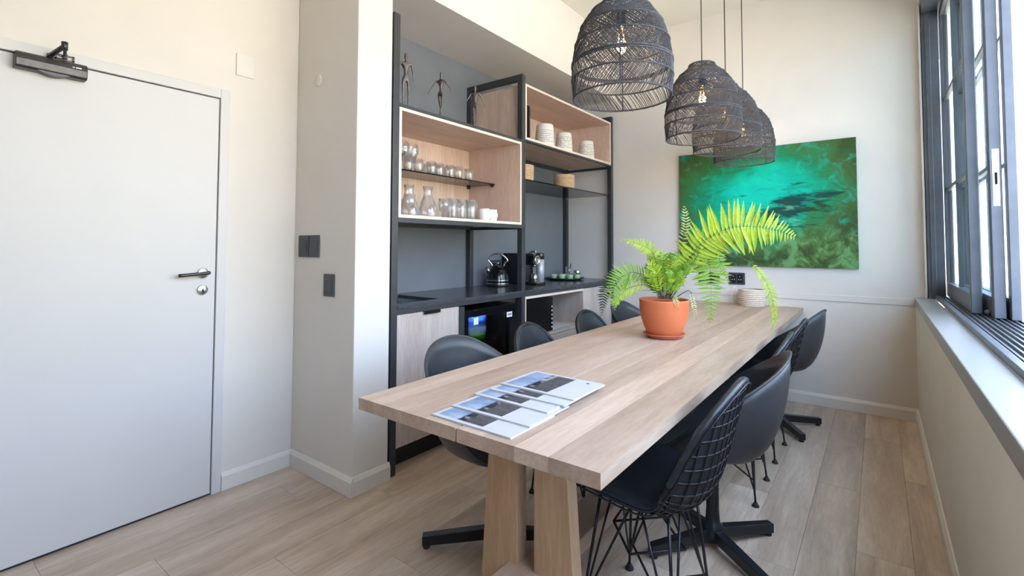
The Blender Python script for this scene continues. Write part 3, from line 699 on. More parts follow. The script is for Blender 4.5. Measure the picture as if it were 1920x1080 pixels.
# fridge
f = thing('bar_fridge', 'small black glass-door fridge with cans inside', 'fridge', (-2.45, 2.68, 0))
fy0, fy1, fz0, fz1, fx0_, fx1_ = 2.375, 2.975, .03, .845, XL+.07, -2.225
MB().box(fx0_, fx1_, fy0, fy0+.03, fz0, fz1).box(fx0_, fx1_, fy1-.03, fy1, fz0, fz1).box(fx0_, fx1_, fy0+.03, fy1-.03, fz0, fz0+.06).box(fx0_, fx1_, fy0+.03, fy1-.03, fz1-.03, fz1).box(fx0_, fx0_+.03, fy0+.03, fy1-.03, fz0+.06, fz1-.03).build('body', 'black_plastic', f)
fd = MB().box(fx1_, fx1_+.035, fy0, fy0+.05, fz0, fz1).box(fx1_, fx1_+.035, fy1-.10, fy1, fz0, fz1).box(fx1_, fx1_+.035, fy0+.05, fy1-.10, fz0, fz0+.05).box(fx1_, fx1_+.035, fy0+.05, fy1-.10, fz1-.05, fz1).build('door', 'black_gloss', f, bevel=.002)
B(fx1_+.012, fx1_+.020, fy0+.05, fy1-.10, fz0+.05, fz1-.05).build('door_glass', 'fridge_glass', fd)
st_ = B(fx1_+.0351, fx1_+.0365, 2.840, 2.905, .752, .790).build('sticker', 'sticker_white', fd)
MB().box(fx1_+.0366, fx1_+.0369, 2.850, 2.856, .764, .778).box(fx1_+.0366, fx1_+.0369, 2.860, 2.868, .764, .778).box(fx1_+.0366, fx1_+.0369, 2.872, 2.878, .764, .778).box(fx1_+.0366, fx1_+.0369, 2.882, 2.895, .764, .778).build('lettering', 'sticker_ink', st_)
B(fx1_+.0202, fx1_+.0208, 2.492, 2.540, .738, .785).build('price_card', 'sticker_white', fd)
B(fx1_+.0355, fx1_+.041, 2.875, 2.885, .30, .735).build('door_handle', 'black_plastic', fd)
for zz in (.36, .594):
    g = MB()
    for i in range(9): g.tube([(fx0_+.04+i*.05, fy0+.032, zz), (fx0_+.04+i*.05, fy1-.032, zz)], .0025, 5)
    for i in range(3): g.tube([(fx0_+.035, fy0+.05+i*.25, zz-.004), (fx1_-.035, fy0+.05+i*.25, zz-.004)], .003, 5)
    g.build('wire_shelf', 'steel', f)
B(fx1_-.018, fx1_-.004, fy0+.06, fy1-.12, fz1-.040, fz1-.0305).build('fill_strip', 'fridge_fill', f)  # added light source over the cans, not a visible fitting
can0 = None
for i, (y, x) in enumerate(((2.550, -2.290), (2.610, -2.285), (2.670, -2.280))):
    if can0 is None:
        can0 = thing('drink_can', 'tall blue and green drink can inside the fridge', 'can', (0, 0, 0), 'cans in the fridge')
        rr = .027
        MB().lathe([(0, 0), (rr*.8, 0), (rr, .006), (rr, .062)], 20).build('green_band', 'label_green', can0)
        MB().lathe([(rr, .062), (rr, .125)], 20).build('pale_band', 'label_pale', can0)
        MB().lathe([(rr, .125), (rr, .205), (rr*.8, .215)], 20).build('blue_band', 'label_blue', can0)
        MB().lathe([(rr*.8, .215), (rr*.76, .212), (0, .212)], 20).build('lid', 'steel', can0)
        c_ = can0
    else: c_ = copy_tree(can0)
    c_.location = (x, y, .597); c_.scale = (1, 1, .86)
# microwave
mw = thing('microwave', 'black microwave oven in the open bay with a column of buttons', 'microwave', (-2.40, 3.29, .564))
B(-2.62, -2.215, 3.085, 3.485, .570, .850).build('body', 'black_plastic', mw, bevel=.003)
B(-2.215, -2.196, 3.085, 3.485, .570, .850).build('front', 'black_gloss', mw, bevel=.003)
for i in range(6):
    B(-2.196, -2.193, 3.462, 3.472, .595+i*.034, .607+i*.034).build('button', 'sticker_white', mw)
for x in (-2.25, -2.58):
    for y in (3.11, 3.46): MB().lathe([(0, 0), (.012, 0), (.012, .007), (0, .007)], 10, (x, y, .563)).build('foot', 'rubber', mw)
for i, (a, ox, oy) in enumerate(((6, 0, 0), (-4, .015, .01), (2, -.01, .015), (-8, .005, -.01))):
    p = MB().box(-.105, .105, -.15, .15, 0, .004).build('paper_stack', 'paper_white'); p.location = (-2.335+ox, 3.655+oy, .5634+i*.0041); p.rotation_euler.z = R(a)
    tag(p, 'loose white paper sheaf lying beside the microwave', 'papers', 'papers beside the microwave')

# ------------------------------------------------------------------ things on the shelves
def lathe_thing(name, prof, mat, loc, label, cat, group=None, seg=24, parts=()):
    t = thing(name, label, cat, loc, group)
    for (pn, pp, pm_) in [('body', prof, mat)]+list(parts): MB().lathe(pp, seg, loc).build(pn, pm_, t)
    return t
TUM = [(0, .004), (.026, .004), (.028, 0), (.030, .004), (.033, .045), (.035, .088), (.0335, .088), (.0315, .046), (.028, .010), (0, .010)]
TALL = [(0, .003), (.028, .003), (.030, 0), (.031, .004), (.034, .07), (.0365, .135), (.035, .135), (.0325, .07), (.029, .012), (0, .012)]
WINE = [(0, .002), (.033, 0), (.034, .002), (.010, .007), (.0045, .014), (.004, .085), (.010, .094), (.028, .11), (.039, .135), (.041, .160), (.036, .20), (.034, .205), (.0325, .205), (.0345, .20), (.0395, .160), (.0375, .135), (.027, .112), (.008, .097), (0, .096)]
CAR = [(0, .004), (.060, .004), (.064, 0), (.066, .01), (.062, .05), (.046, .10), (.030, .135), (.027, .165), (.033, .20), (.0315, .20), (.0255, .165), (.0285, .135), (.0445, .10), (.060, .05), (.063, .012), (0, .012)]
GOB = [(0, .002), (.030, 0), (.031, .003), (.010, .008), (.006, .02), (.010, .03), (.030, .05), (.036, .085), (.034, .125), (.0325, .125), (.0345, .085), (.0285, .052), (0, .036)]
def glass_set(name, prof, spots, z, label, cat, group):
    me = MB().lathe(prof, 22).mesh(name, 'clear_glass')
    for x, y in spots:
        o = link(name, me); o.location = (x, y, z); tag(o, label, cat, group)
glass_set('wine_glass', WINE, [(-2.52, 2.13), (-2.535, 2.225), (-2.60, 2.17), (-2.62, 2.29)], GZ+.0002, 'tall clear wine glass on the cupboard glass shelf', 'wine glass', 'wine glasses on the glass shelf')
glass_set('tumbler', TUM, [(-2.46, 2.12), (-2.455, 2.205), (-2.46, 2.33), (-2.47, 2.415), (-2.46, 2.51), (-2.46, 2.60), (-2.46, 2.715), (-2.55, 2.37), (-2.55, 2.47), (-2.55, 2.57)], GZ+.0002, 'short clear tumbler in the row on the cupboard glass shelf', 'glass', 'tumblers on the glass shelf')
CZ = 1.4562
glass_set('carafe', CAR, [(-2.33, 2.02), (-2.30, 2.15)], CZ, 'clear glass carafe with a wide base on the cupboard floor', 'carafe', 'carafes in the cupboard')
glass_set('goblet', GOB, [(-2.24, 2.235), (-2.22, 1.93), (-2.50, 2.06)], CZ, 'clear stemmed goblet on the cupboard floor among the carafes', 'glass', 'goblets in the cupboard')
glass_set('highball_glass', TALL, [(-2.26, 2.33), (-2.26, 2.415), (-2.245, 2.50), (-2.30, 2.585), (-2.36, 2.38), (-2.36, 2.47), (-2.36, 2.56)], CZ, 'tall clear highball glass on the cupboard floor beside the mugs', 'glass', 'highball glasses in the cupboard')
mg = None
for x, y in ((-2.205, 2.600), (-2.225, 2.705)):
    if mg is None:
        mg = thing('mug', 'white ceramic mug on the cupboard floor at the end of the glasses', 'mug', (0, 0, 0), 'white mugs in the cupboard')
        MB().lathe([(0, .002), (.034, 0), (.037, .004), (.038, .078), (.0365, .080), (.035, .078), (.034, .008), (0, .007)], 26).build('cup', 'ceramic', mg)
        MB().tube(spline([(0, .036, .066), (.0, .056, .062), (0, .062, .042), (0, .054, .022), (0, .036, .018)], 14), .0042, 8).build('handle', 'ceramic', mg); q = mg
    else: q = copy_tree(mg)
    q.location = (x, y, CZ)
# white patterned pots
for x, y, k, lab in ((-2.272, 3.475, 1.14, 'largest white dash-patterned pot, next to the dark rounded board'), (-2.272, 3.795, 1.05, 'white dash-patterned pot standing between two similar pots'), (-2.268, 4.215, 1.03, 'white dash-patterned pot on its own near the cupboard side panel')):
    prof = [(0, .002), (.076, 0), (.080, .006), (.080, .04), (.076, .10), (.069, .165), (.066, .168), (.063, .166), (.066, .16), (.072, .04), (0, .012)]
    o = MB().lathe([(r*k*.92, zz*k) for r, zz in prof], 32).build('patterned_pot', 'dotted_ceramic'); o.location = (x, y, 2.1252)
    tag(o, lab, 'pot', 'patterned pots in the high cupboard')
bdk = thing('serving_board', 'dark rounded board leaning in the high cupboard, with pale lettering', 'board', (-2.30, 3.13, 2.1252))
pts = []
for cx, cz, a0 in ((.055, .03, -90), (.055, .255, 0), (-.055, .255, 90), (-.055, .03, 180)):
    for i in range(7):
        a = R(a0+i*15); pts.append((cx+.028*math.cos(a), cz+.028*math.sin(a)))
MB().prism([(-2.29+p[0], 2.1275+p[1]-.002) for p in pts], 0, 'y', 3.150, 3.164).build('slab', 'dark_metal', bdk, fix=True)
g = MB()
for i in range(4): g.box(-2.335, -2.245-.02*(i % 2), 3.1486, 3.1499, 2.165+i*.022, 2.173+i*.022)
g.build('lettering', 'white_plastic', bdk)
# woven baskets
def coil(name, r, hgt, n, loc, mat, label, cat, group=None, lid=True, bulge=.0):
    t = thing(name, label, cat, loc, group)
    for i in range(n):
        rr = r+bulge*math.sin(PI*(i+.5)/n); h = hgt/n
        MB().lathe([(rr-.012, i*h+.0005), (rr-.003, i*h+.0005), (rr+.001, i*h+h*.25), (rr+.002, i*h+h*.5), (rr+.001, i*h+h*.75), (rr-.003, i*h+h-.0005), (rr-.012, i*h+h-.0005)], 36, loc).build('coil', mat, t)
    MB().lathe([(0, .001), (r-.006, .001), (r-.006, .006), (0, .006)], 28, loc).build('bottom', mat, t)
    if lid: MB().lathe([(0, hgt+.004), (r*.5, hgt+.003), (r-.004, hgt-.001), (r-.006, hgt-.006), (0, hgt-.006)], 32, loc).build('lid', mat, t)
    return t
coil('woven_basket', .096, .135, 9, (-2.33, 3.89, GR+.0005), 'basket_weave', 'round golden woven basket on the smoked glass shelf near the back wall', 'basket')
coil('woven_basket', .092, .135, 9, (-2.32, 3.215, GR+.0005), 'basket_weave', 'golden woven basket on the smoked glass shelf behind the middle post', 'basket')
# standing figures
def figure(loc, h, pose, lab, rz):
    J = pose; names = list(J); idx = {n: i for i, n in enumerate(names)}
    E_ = [('pel', 'bel'), ('bel', 'che'), ('che', 'nek'), ('nek', 'hed'), ('hed', 'top'), ('che', 'shl'), ('shl', 'ell'), ('ell', 'hal'), ('che', 'shr'), ('shr', 'elr'), ('elr', 'har'), ('pel', 'hil'), ('hil', 'knl'), ('knl', 'anl'), ('anl', 'tol'), ('pel', 'hir'), ('hir', 'knr'), ('knr', 'anr'), ('anr', 'tor')]
    rad = dict(pel=.050, bel=.040, che=.060, nek=.020, hed=.042, top=.030, shl=.032, shr=.032, ell=.016, elr=.016, hal=.011, har=.011, hil=.042, hir=.042, knl=.022, knr=.022, anl=.013, anr=.013, tol=.010, tor=.010)
    me = bpy.data.meshes.new('figurine'); me.from_pydata([tuple(c*h for c in J[n]) for n in names], [(idx[a], idx[b]) for a, b in E_], [])
    me.materials.append(M('bronze')); o = link('figurine', me); o.location = loc; o.rotation_euler.z = rz
    sm = o.modifiers.new('skin', 'SKIN'); sm.use_smooth_shade = True
    for n in names:
        sv = me.skin_vertices[0].data[idx[n]]; sv.radius = (rad[n]*h*.82, rad[n]*h*.82); sv.use_root = n == 'pel'
    ss = o.modifiers.new('sub', 'SUBSURF'); ss.levels = 2; ss.render_levels = 2
    tag(o, lab, 'figurine'); return o
def pose(step, armL, armR, wide):
    # x sideways, y walking direction, z up, for a unit-high figure
    return dict(pel=(0, 0, .52), bel=(0, .005, .62), che=(0, .0, .74), nek=(0, .0, .83), hed=(0, .008, .90), top=(0, .008, .965),
                shl=(-.095, 0, .785), ell=(-.12-wide, armL*.5, .64), hal=(-.13-wide*1.6, armL, .48), shr=(.095, 0, .785), elr=(.12+wide, armR*.5, .64), har=(.13+wide*1.6, armR, .48),
                hil=(-.045, 0, .49), knl=(-.045, step*.45, .27), anl=(-.04, step, .035), tol=(-.04, step+.06, .012), hir=(.045, 0, .49), knr=(.045, -step*.35, .27), anr=(.04, -step, .035), tor=(.04, -step+.06, .012))
FZ = 2.0945
p1 = pose(.015, -.03, .05, .01); p1['ell'] = (-.13, -.06, .69); p1['hal'] = (-.125, -.02, .63)
figure((-2.225, 1.895, FZ), .345, p1, 'dark bronze figurine standing upright with one arm cut short', R(62))
figure((-2.215, 2.175, FZ), .305, pose(.11, -.16, .16, .05), 'dark bronze figurine striding with both arms spread, between two others', R(15))
figure((-2.215, 2.505, FZ), .305, pose(.085, -.10, .13, .045), 'dark bronze walking figurine in front of the steel post', R(25))

# kettle
KX, KY = -2.575, 3.215
kt = thing('kettle', 'black dome kettle with chrome bands and arched handle', 'kettle', (KX, KY, WZ))
L = (KX, KY, WZ+.0003)
MB().lathe([(0, 0), (.098, 0), (.098, .016), (.094, .020), (0, .020)], 36, L).build('base', 'black_plastic', kt)
MB().lathe([(.094, .0205), (.096, .046), (.0955, .060), (.090, .09), (.078, .125), (.058, .153), (.040, .163), (0, .165)], 40, L).build('body', 'black_gloss', kt)
for z in (.020, .047): MB().lathe([(.094, z), (.0985, z+.002), (.0985, z+.007), (.094, z+.009)], 40, L).build('chrome_band', 'chrome', kt)
MB().lathe([(.044, .160), (.046, .165), (.036, .172), (.02, .175), (0, .175)], 28, L).build('lid', 'black_gloss', kt)
MB().lathe([(.004, .174), (.004, .186), (.011, .190), (.011, .198), (0, .201)], 14, L).build('lid_knob', 'chrome', kt)
dv = Vector((-RGT.x, -RGT.y, 0)).normalized()
def kp(a, z): return (KX+dv.x*a, KY+dv.y*a, WZ+z)
MB().tube([kp(.070, .118), kp(.086, .140), kp(.105, .160)], [.022, .018, .013], 14).build('spout', 'chrome', kt)
MB().tube(spline([kp(.045, .168), kp(.060, .195), kp(.082, .222), kp(.055, .258), kp(.010, .274), kp(-.045, .258), kp(-.082, .218), kp(-.060, .196), kp(-.050, .165)], 36), .0065, 8).build('handle', 'chrome', kt)
# coffee machine
cm = thing('coffee_machine', 'black and silver capsule coffee machine behind the middle post', 'coffee machine', (-2.50, 3.62, WZ))
mx0, mx1, my0, my1 = -2.72, -2.47, 3.47, 3.59
B(mx0, mx1, my0, my1, WZ+.003, WZ+.275).build('body', 'black_plastic', cm, bevel=.006)
B(-2.47, -2.35, my0-.005, my1+.005, WZ+.0005, WZ+.022).build('drip_base', 'black_plastic', cm, bevel=.004)
B(-2.46, -2.355, my0+.005, my1-.005, WZ+.022, WZ+.026).build('drip_grid', 'steel', cm)
B(-2.47, -2.385, my0+.01, my1-.03, WZ+.175, WZ+.265).build('brew_head', 'black_gloss', cm, bevel=.012, seg=3)
o = MB().lathe([(.036, 0), (.042, .003), (.042, .012), (.034, .014), (.030, .008), (0, .008)], 30).build('head_ring', 'chrome', cm); o.matrix_basis = Matrix.Translation((-2.386, my0+.05, WZ+.215)) @ Matrix.Rotation(PI/2, 4, 'Y'); o.matrix_parent_inverse = world_of(cm).inverted()
MB().tube(spline([(-2.46, my0+.02, WZ+.268), (-2.43, my0+.03, WZ+.29), (-2.39, my0+.05, WZ+.288)], 10), .008, 8).build('lever', 'chrome', cm)
MB().tube([(-2.41, my0+.05, WZ+.18), (-2.41, my0+.05, WZ+.155)], [.016, .010], 12).build('nozzle', 'steel', cm)
MB().lathe([(0, 0), (.036, 0), (.036, .20), (0, .20)], 26, (-2.425, my1+.045, WZ+.022)).build('milk_tank', 'alu', cm)
MB().lathe([(0, 0), (.037, 0), (.037, .05), (.033, .055), (0, .055)], 26, (-2.425, my1+.045, WZ+.222)).build('tank_cap', 'dark_metal', cm)
MB().lathe([(0, 0), (.048, 0), (.048, .018), (.040, .022), (0, .022)], 28, (-2.425, my1+.045, WZ+.0004)).build('tank_foot', 'black_plastic', cm)
MB().lathe([(0, 0), (.030, 0), (.030, .07), (.027, .07), (.027, .006), (0, .006)], 22, (-2.41, my0+.05, WZ+.0262)).build('steel_cup', 'steel', cm)
# tray and its crockery
TC = Vector((-2.535, 4.26, 0))
ty = thing('serving_tray', 'dark green round tray carrying green cups on the worktop', 'tray', (TC.x, TC.y, WZ))
MB().lathe([(0, .001), (.150, .001), (.185, .012), (.192, .022), (.188, .023), (.178, .014), (.148, .006), (0, .006)], 48, (TC.x, TC.y, WZ)).build('dish', 'tray_green', ty)
cup = None
rv = Vector((RGT.x, RGT.y, 0)).normalized(); fv = Vector((-rv.y, rv.x, 0))
for a, b in ((-.115, -.02), (-.045, -.075), (.035, -.075), (.112, -.03), (-.02, .03), (.05, .03)):
    prof = [(0, .002), (.026, 0), (.030, .004), (.034, .03), (.034, .048), (.032, .050), (.031, .046), (.028, .008), (0, .007)]
    if cup is None: cup = MB().lathe(prof, 24).mesh('espresso_cup', 'green_ceramic')
    o = link('espresso_cup', cup); p = TC+rv*a+fv*b; o.location = (p.x, p.y, WZ+.0065)
    tag(o, 'small pale green ceramic cup standing on the dark green tray', 'cup', 'green cups on the tray')
p = TC+rv*.112+fv*-.03; o = MB().lathe([(0, .006), (.028, .006), (.033, .0), (.035, .002), (.035, .038), (.033, .040), (.031, .036), (.030, .010), (0, .010)], 24).build('steel_cup', 'chrome'); o.location = (p.x, p.y, WZ+.0568)
tag(o, 'shiny steel cup stacked on a green cup at the tray edge', 'cup')
p = TC+rv*.045+fv*.10; o = MB().lathe(TUM, 22).build('tumbler', 'clear_glass'); o.location = (p.x, p.y, WZ+.0065); o.scale = (1, 1, 1.35); tag(o, 'clear glass holding a dark stirrer on the green tray', 'glass')
o = MB().tube([(p.x, p.y, WZ+.018), (p.x+rv.x*.022, p.y+rv.y*.022, WZ+.158)], .005, 8).build('stirrer', 'black_plastic'); tag(o, 'dark stirrer standing in the clear glass on the tray', 'stirrer')
p = TC+rv*-.075+fv*-.0; o = MB().lathe([(0, 0), (.004, 0), (.005, .02), (.012, .026), (.013, .034), (.006, .042), (0, .043)], 14).build('teaspoon', 'chrome'); p = TC+rv*-.045+fv*-.075; o.location = (p.x, p.y, WZ+.0136)
tag(o, 'small chrome teaspoon end standing in a green cup on the tray', 'teaspoon')
# sockets
s = thing('wall_socket', 'dark double power socket on the niche wall behind the kettle', 'socket', (XL+.012, 3.3, 1.02))
B(XL+.012, XL+.02, 3.32, 3.47, 1.02, 1.15).build('plate', 'plate_dark', s, bevel=.002)
for y in (3.36, 3.43): B(XL+.02, XL+.022, y-.022, y+.022, 1.05, 1.12).build('outlet', 'black_plastic', s)
for x0, x1, lab in ((-1.33, -1.15, 'dark power socket plate on the back wall behind the drooping fern frond'), (-1.075, -.94, 'dark power socket plate on the back wall beside the pale basket')):
    s = thing('wall_socket', lab, 'socket', ((x0+x1)/2, YB, .94))
    B(x0, x1, YB-.010, YB, .94, 1.045).build('plate', 'plate_dark', s, bevel=.002)
    for q in (.3, .7):
        xx = x0+(x1-x0)*q
        o = B(xx-.022, xx+.022, YB-.012, YB-.010, .955, 1.03).build('outlet', 'black_plastic', s)
        for dx_, dz_ in ((0, .018), (-.009, -.008), (.009, -.008)): MB().tube([(xx+dx_, YB-.012, .992+dz_), (xx+dx_, YB-.0132, .992+dz_)], .0035, 8).build('hole', 'sticker_white', o)

# ================================================================== painting
pn = thing('painting', 'large unframed abstract canvas in emerald and teal greens', 'painting', (-.81, YB, 1.105))
B(-1.495, -.122, YB-.036, YB-.001, 1.105, 2.135).build('canvas', 'painting_canvas', pn, bevel=.002)

# ================================================================== pendant lamps
PROF = [(.219, 0), (.226, .06), (.227, .12), (.223, .18), (.213, .24), (.197, .30), (.170, .36), (.128, .410), (.088, .445), (.076, .462)]
def rad_at(z): return lerp_tab([(b, a) for a, b in PROF], z)
RINGS = [0, .085, .150, .160, .245, .325, .400, .465]
def make_lamp():
    t = thing('pendant_lamp', 'x', 'pendant lamp')
    m = MB()
    bands = [(0, .085, .055, 1), (.085, .150, -.05, 1), (.160, .245, .09, 2), (.245, .325, -.09, 2), (.325, .400, .11, 2), (.400, .465, -.10, 2)]
    for bi, (za, zb, tw, lay) in enumerate(bands):
        n = 150 if lay == 1 else 118
        for l in range(lay):
            sg = tw if l == 0 else -tw*.75
            k = n if l == 0 else int(n*.85)
            rr = min(rad_at(za), rad_at(zb))
            if bi == 5: k = int(k*.5)
            for i in range(k):
                if random.random() < .03: continue
                a0 = 2*PI*i/k+random.uniform(-.008, .008); a1 = a0+sg/max(rr, .12)*(1+random.uniform(-.1, .1))
                pts = []
                for q in range(4):
                    z = za+(zb-za)*q/3; a = a0+(a1-a0)*q/3; r = rad_at(z)-(.003 if l else 0); pts.append((r*math.cos(a), r*math.sin(a), z))
                if bi == 0: pts[0] = (pts[0][0]*1.0, pts[0][1]*1.0, -.004-random.random()*.004)
                m.tube(pts, .0018, 4, cap=False, smooth=True)
    sh = m.build('woven_shade', 'rattan', t); sh['kind'] = 'stuff'
    for z in RINGS:
        r = rad_at(z)
        rg = MB().tube([((r+.001)*math.cos(2*PI*i/56), (r+.001)*math.sin(2*PI*i/56), z) for i in range(56)], .0042 if z not in (.150, .160) else .005, 6, closed=True).build('ring', 'rattan', t)
    m = MB()
    for k in range(4): 
        a = k*PI/2+.4; m.tube([(rad_at(z)*math.cos(a)*.985, rad_at(z)*math.sin(a)*.985, z) for z in [.465*i/14 for i in range(15)]], .0035, 5)
    m.tube([(-.078, 0, .462), (.078, 0, .462)], .003, 5).tube([(0, -.078, .462), (0, .078, .462)], .003, 5)
    m.build('rib_frame', 'rattan', t)
    MB().lathe([(0, .33), (.018, .33), (.021, .335), (.021, .395), (.012, .41), (.004, .415), (0, .415)], 16).build('lamp_holder', 'black_plastic', t)
    b = MB().lathe([(0, .200), (.018, .204), (.030, .225), (.032, .245), (.024, .285), (.015, .315), (.014, .332)], 20).build('bulb', 'bulb_glass', t)
    MB().tube(spline([(.004, 0, .325), (.012, .0, .28), (.010, .006, .235), (0, .010, .230), (-.010, .006, .235), (-.012, 0, .28), (-.004, 0, .325)], 24), .0022, 6).build('filament', 'filament', b)
    MB().tube([(0, 0, .412), (0, 0, ZC-LZ-.02)], .0035, 6).build('cord', 'cord_black', t)
    MB().lathe([(0, ZC-LZ-.03), (.05, ZC-LZ-.028), (.052, ZC-LZ-.0005), (0, ZC-LZ-.0005)], 24).build('ceiling_rose', 'black_plastic', t)
    return t
LZ = 1.958
lamp = make_lamp()
for i, (x, y, lab) in enumerate(((-.926, 2.06, 'black woven rattan pendant lamp hanging farthest from the green painting'), (-.868, 3.14, 'black woven rattan pendant lamp, second in the row from the magazines'), (-.850, 3.66, 'black woven rattan pendant lamp, third in the row, partly hidden by its neighbour'), (-.853, 4.24, 'black woven rattan pendant lamp closest to the green painting'))):
    o = lamp if i == 0 else copy_tree(lamp)
    o.location = (x, y, LZ); o.rotation_euler.z = i*.7; o['label'] = lab; o['group'] = 'rattan pendants over the table'
    ld = bpy.data.lights.new('bulb_light', 'POINT'); lo = bpy.data.objects.new('bulb_light', ld); C.objects.link(lo); lo.parent = o; lo.location = (0, 0, .262)
    ld.energy = 1.9; ld.color = (1, .74, .50); ld.shadow_soft_size = .03

# ================================================================== magazines
for i, (y0, dx_, rz, lab) in enumerate(((1.022, 0, 0, 'at the bottom of the fan, nearest the table edge'), (1.106, .0, .6, 'second up from the table edge in the fan'), (1.222, -.012, -1.2, 'in the middle of the fan'), (1.288, .0, .8, 'just below the top one of the fan'), (1.345, .004, -.8, 'lying fully uncovered on top of the fan'))):
    loc = (-.921+dx_, y0+.107, TZ+.0004+i*.0046)
    t = thing('magazine', 'white photo magazine '+lab, 'magazine', loc, 'magazines fanned on the table')
    W2, H2 = .147, .107
    MB().box(-W2, W2, -H2, H2, .0006, .0039).build('pages', 'paper_edge', t); MB().box(-W2-.001, W2+.001, -H2-.001, H2+.001, .0039, .0044).box(-W2-.001, W2+.001, -H2-.001, H2+.001, 0, .0006).build('cover', 'paper_white', t)
    MB().box(-W2+.014, W2-.108, -H2+.014, H2-.014, .0044, .0045).build('cover_picture', 'cover_photo', t)
    MB().lathe([(0, .0046), (.006, .0046), (.006, .0044)], 12, (W2-.05, H2-.03, 0)).build('cover_mark', 'sticker_ink', t)
    for ch in t.children: ch.matrix_parent_inverse = Matrix()
    t.rotation_euler.z = R(rz)

# ================================================================== pale basket at the far end
bk = coil('woven_pot', .098, .140, 9, (-.865, 4.52, TZ+.0005), 'seagrass_pale', 'pale coiled rope basket at the far end of the table', 'basket', lid=False, bulge=.010)
o = MB().tube(spline([(-.975, 4.50, TZ+.10), (-.985, 4.48, TZ+.16), (-1.005, 4.47, TZ+.13), (-1.02, 4.49, TZ+.05), (-1.01, 4.52, TZ+.004)], 24), .0025, 6).build('charging_cable', 'white_plastic'); tag(o, 'thin white cable curling out of the pale rope basket', 'cable')

# ================================================================== fern
PX, PYY = -.955, 2.665; DP = FWD.dot(Vector((PX, PYY, .95))-EYE)
sc_ = tag(MB().lathe([(0, .001), (.082, 0), (.090, .004), (.112, .022), (.115, .024), (.112, .026), (.090, .010), (.080, .007), (0, .007)], 48, (PX, PYY, TZ)).build('plant_saucer', 'terracotta_dark'), 'round terracotta saucer under the fern pot on the table', 'saucer')
fn = thing('potted_fern', 'bright green sword fern in an orange terracotta pot', 'potted plant', (PX, PYY, TZ+.008))
MB().lathe([(0, .0), (.078, 0), (.084, .004), (.104, .045), (.122, .095), (.131, .145), (.132, .19), (.134, .198), (.131, .203), (.126, .201), (.123, .19), (.121, .15), (0, .15)], 56, (PX, PYY, TZ+.0078)).build('pot', 'terracotta', fn)
def soilp(i, j):
    r = .123*j/8; a = 2*PI*i/28; return (PX+r*math.cos(a), PYY+r*math.sin(a), TZ+.183+.012*(1-(j/8)**2)+random.uniform(-.004, .004))
MB().grid(soilp, 28, 9, closed_u=True).build('soil', 'soil', fn)
def leafmesh(name, mat, serr=0):
    # a lance-shaped leaflet, unit long along x, folded along its midrib
    n = 7; vs = []; fs = []
    for i in range(n):
        q = i/(n-1); wd = .115*(math.sin(PI*min(1, q*.93+.10))**.75)*(1-.45*q) if i < n-1 else 0.004
        wd *= (1+.18*(i % 2)) if serr else 1
        zz = -.16*q*q
        vs += [(q, wd, zz+.028*wd/.1), (q, 0, zz), (q, -wd, zz+.028*wd/.1)]
    for i in range(n-1):
        a = i*3; fs += [(a, a+3, a+4, a+1), (a+1, a+4, a+5, a+2)]
    return MB().add(vs, fs, True), MB().add(vs, fs, True).mesh(name, mat)
LEAF = {k: leafmesh('leaflet', k) for k in ('leaf_lime', 'leaf_green', 'leaf_pale', 'leaf_shaded')}
def frond(px, mat, length, n, taper=(.25, .35), split=True, face=None, start=.12, ang=68, rad=.0022, droop=0.0, skip=0.0):
    P = [pix(u, v, DP+d) for u, v, d in px]; pts = spline(P, 60)
    stem = MB().tube(pts, [rad*(1-.75*i/59) for i in range(60)], 5); ml = MB(); leaves = []
    nrm = (face if face is not None else -FWD)
    for k in range(n):
        q = start+(1-start)*(k+.5)/n; fi = q*59; i = min(int(fi), 58); p = pts[i].lerp(pts[i+1], fi-i); tg = (pts[i+1]-pts[i]).normalized()
        side = tg.cross(nrm).normalized(); nn = side.cross(tg).normalized()
        L_ = length*min(1, .35+.65*(q-start)/(taper[0]+1e-6)) * min(1, (.10+(1-q)/taper[1]))
        for sg in (-1, 1):
            if random.random() < skip: continue
            a = R(ang+random.uniform(-8, 8)-20*max(0, q-.8)*5)
            d = (tg*math.cos(a)+side*sg*math.sin(a)+nn*random.uniform(-.15, .28)+Vector((0, 0, -droop))).normalized()
            l = L_*random.uniform(.88, 1.08); z = (nn-d*nn.dot(d)).normalized(); y = z.cross(d)
            wf = min(1.9, .0125/ (.23*l) * (0.65+.35*l/length)) if l > .02 else 1.4
            wf = max(.75, wf)
            m4 = Matrix(((d.x*l, y.x*l*wf, z.x*l, p.x), (d.y*l, y.y*l*wf, z.y*l, p.y), (d.z*l, y.z*l*wf, z.z*l, p.z), (0, 0, 0, 1)))
            leaves.append(m4)
    if split:
        fo = stem.build('frond', 'stem', fn)
        for m4 in leaves:
            o = bpy.data.objects.new('leaflet', LEAF[mat][1]); C.objects.link(o); o.parent = fo; o.matrix_basis = m4
    else:
        src = LEAF[mat][0]
        fo = stem.build('frond', 'stem', fn)
        for m4 in leaves: ml.add([m4 @ Vector(v) for v in src.v], src.f, True)
        lo = ml.build('leaflets', mat, fo); lo['kind'] = 'stuff'
    return fo
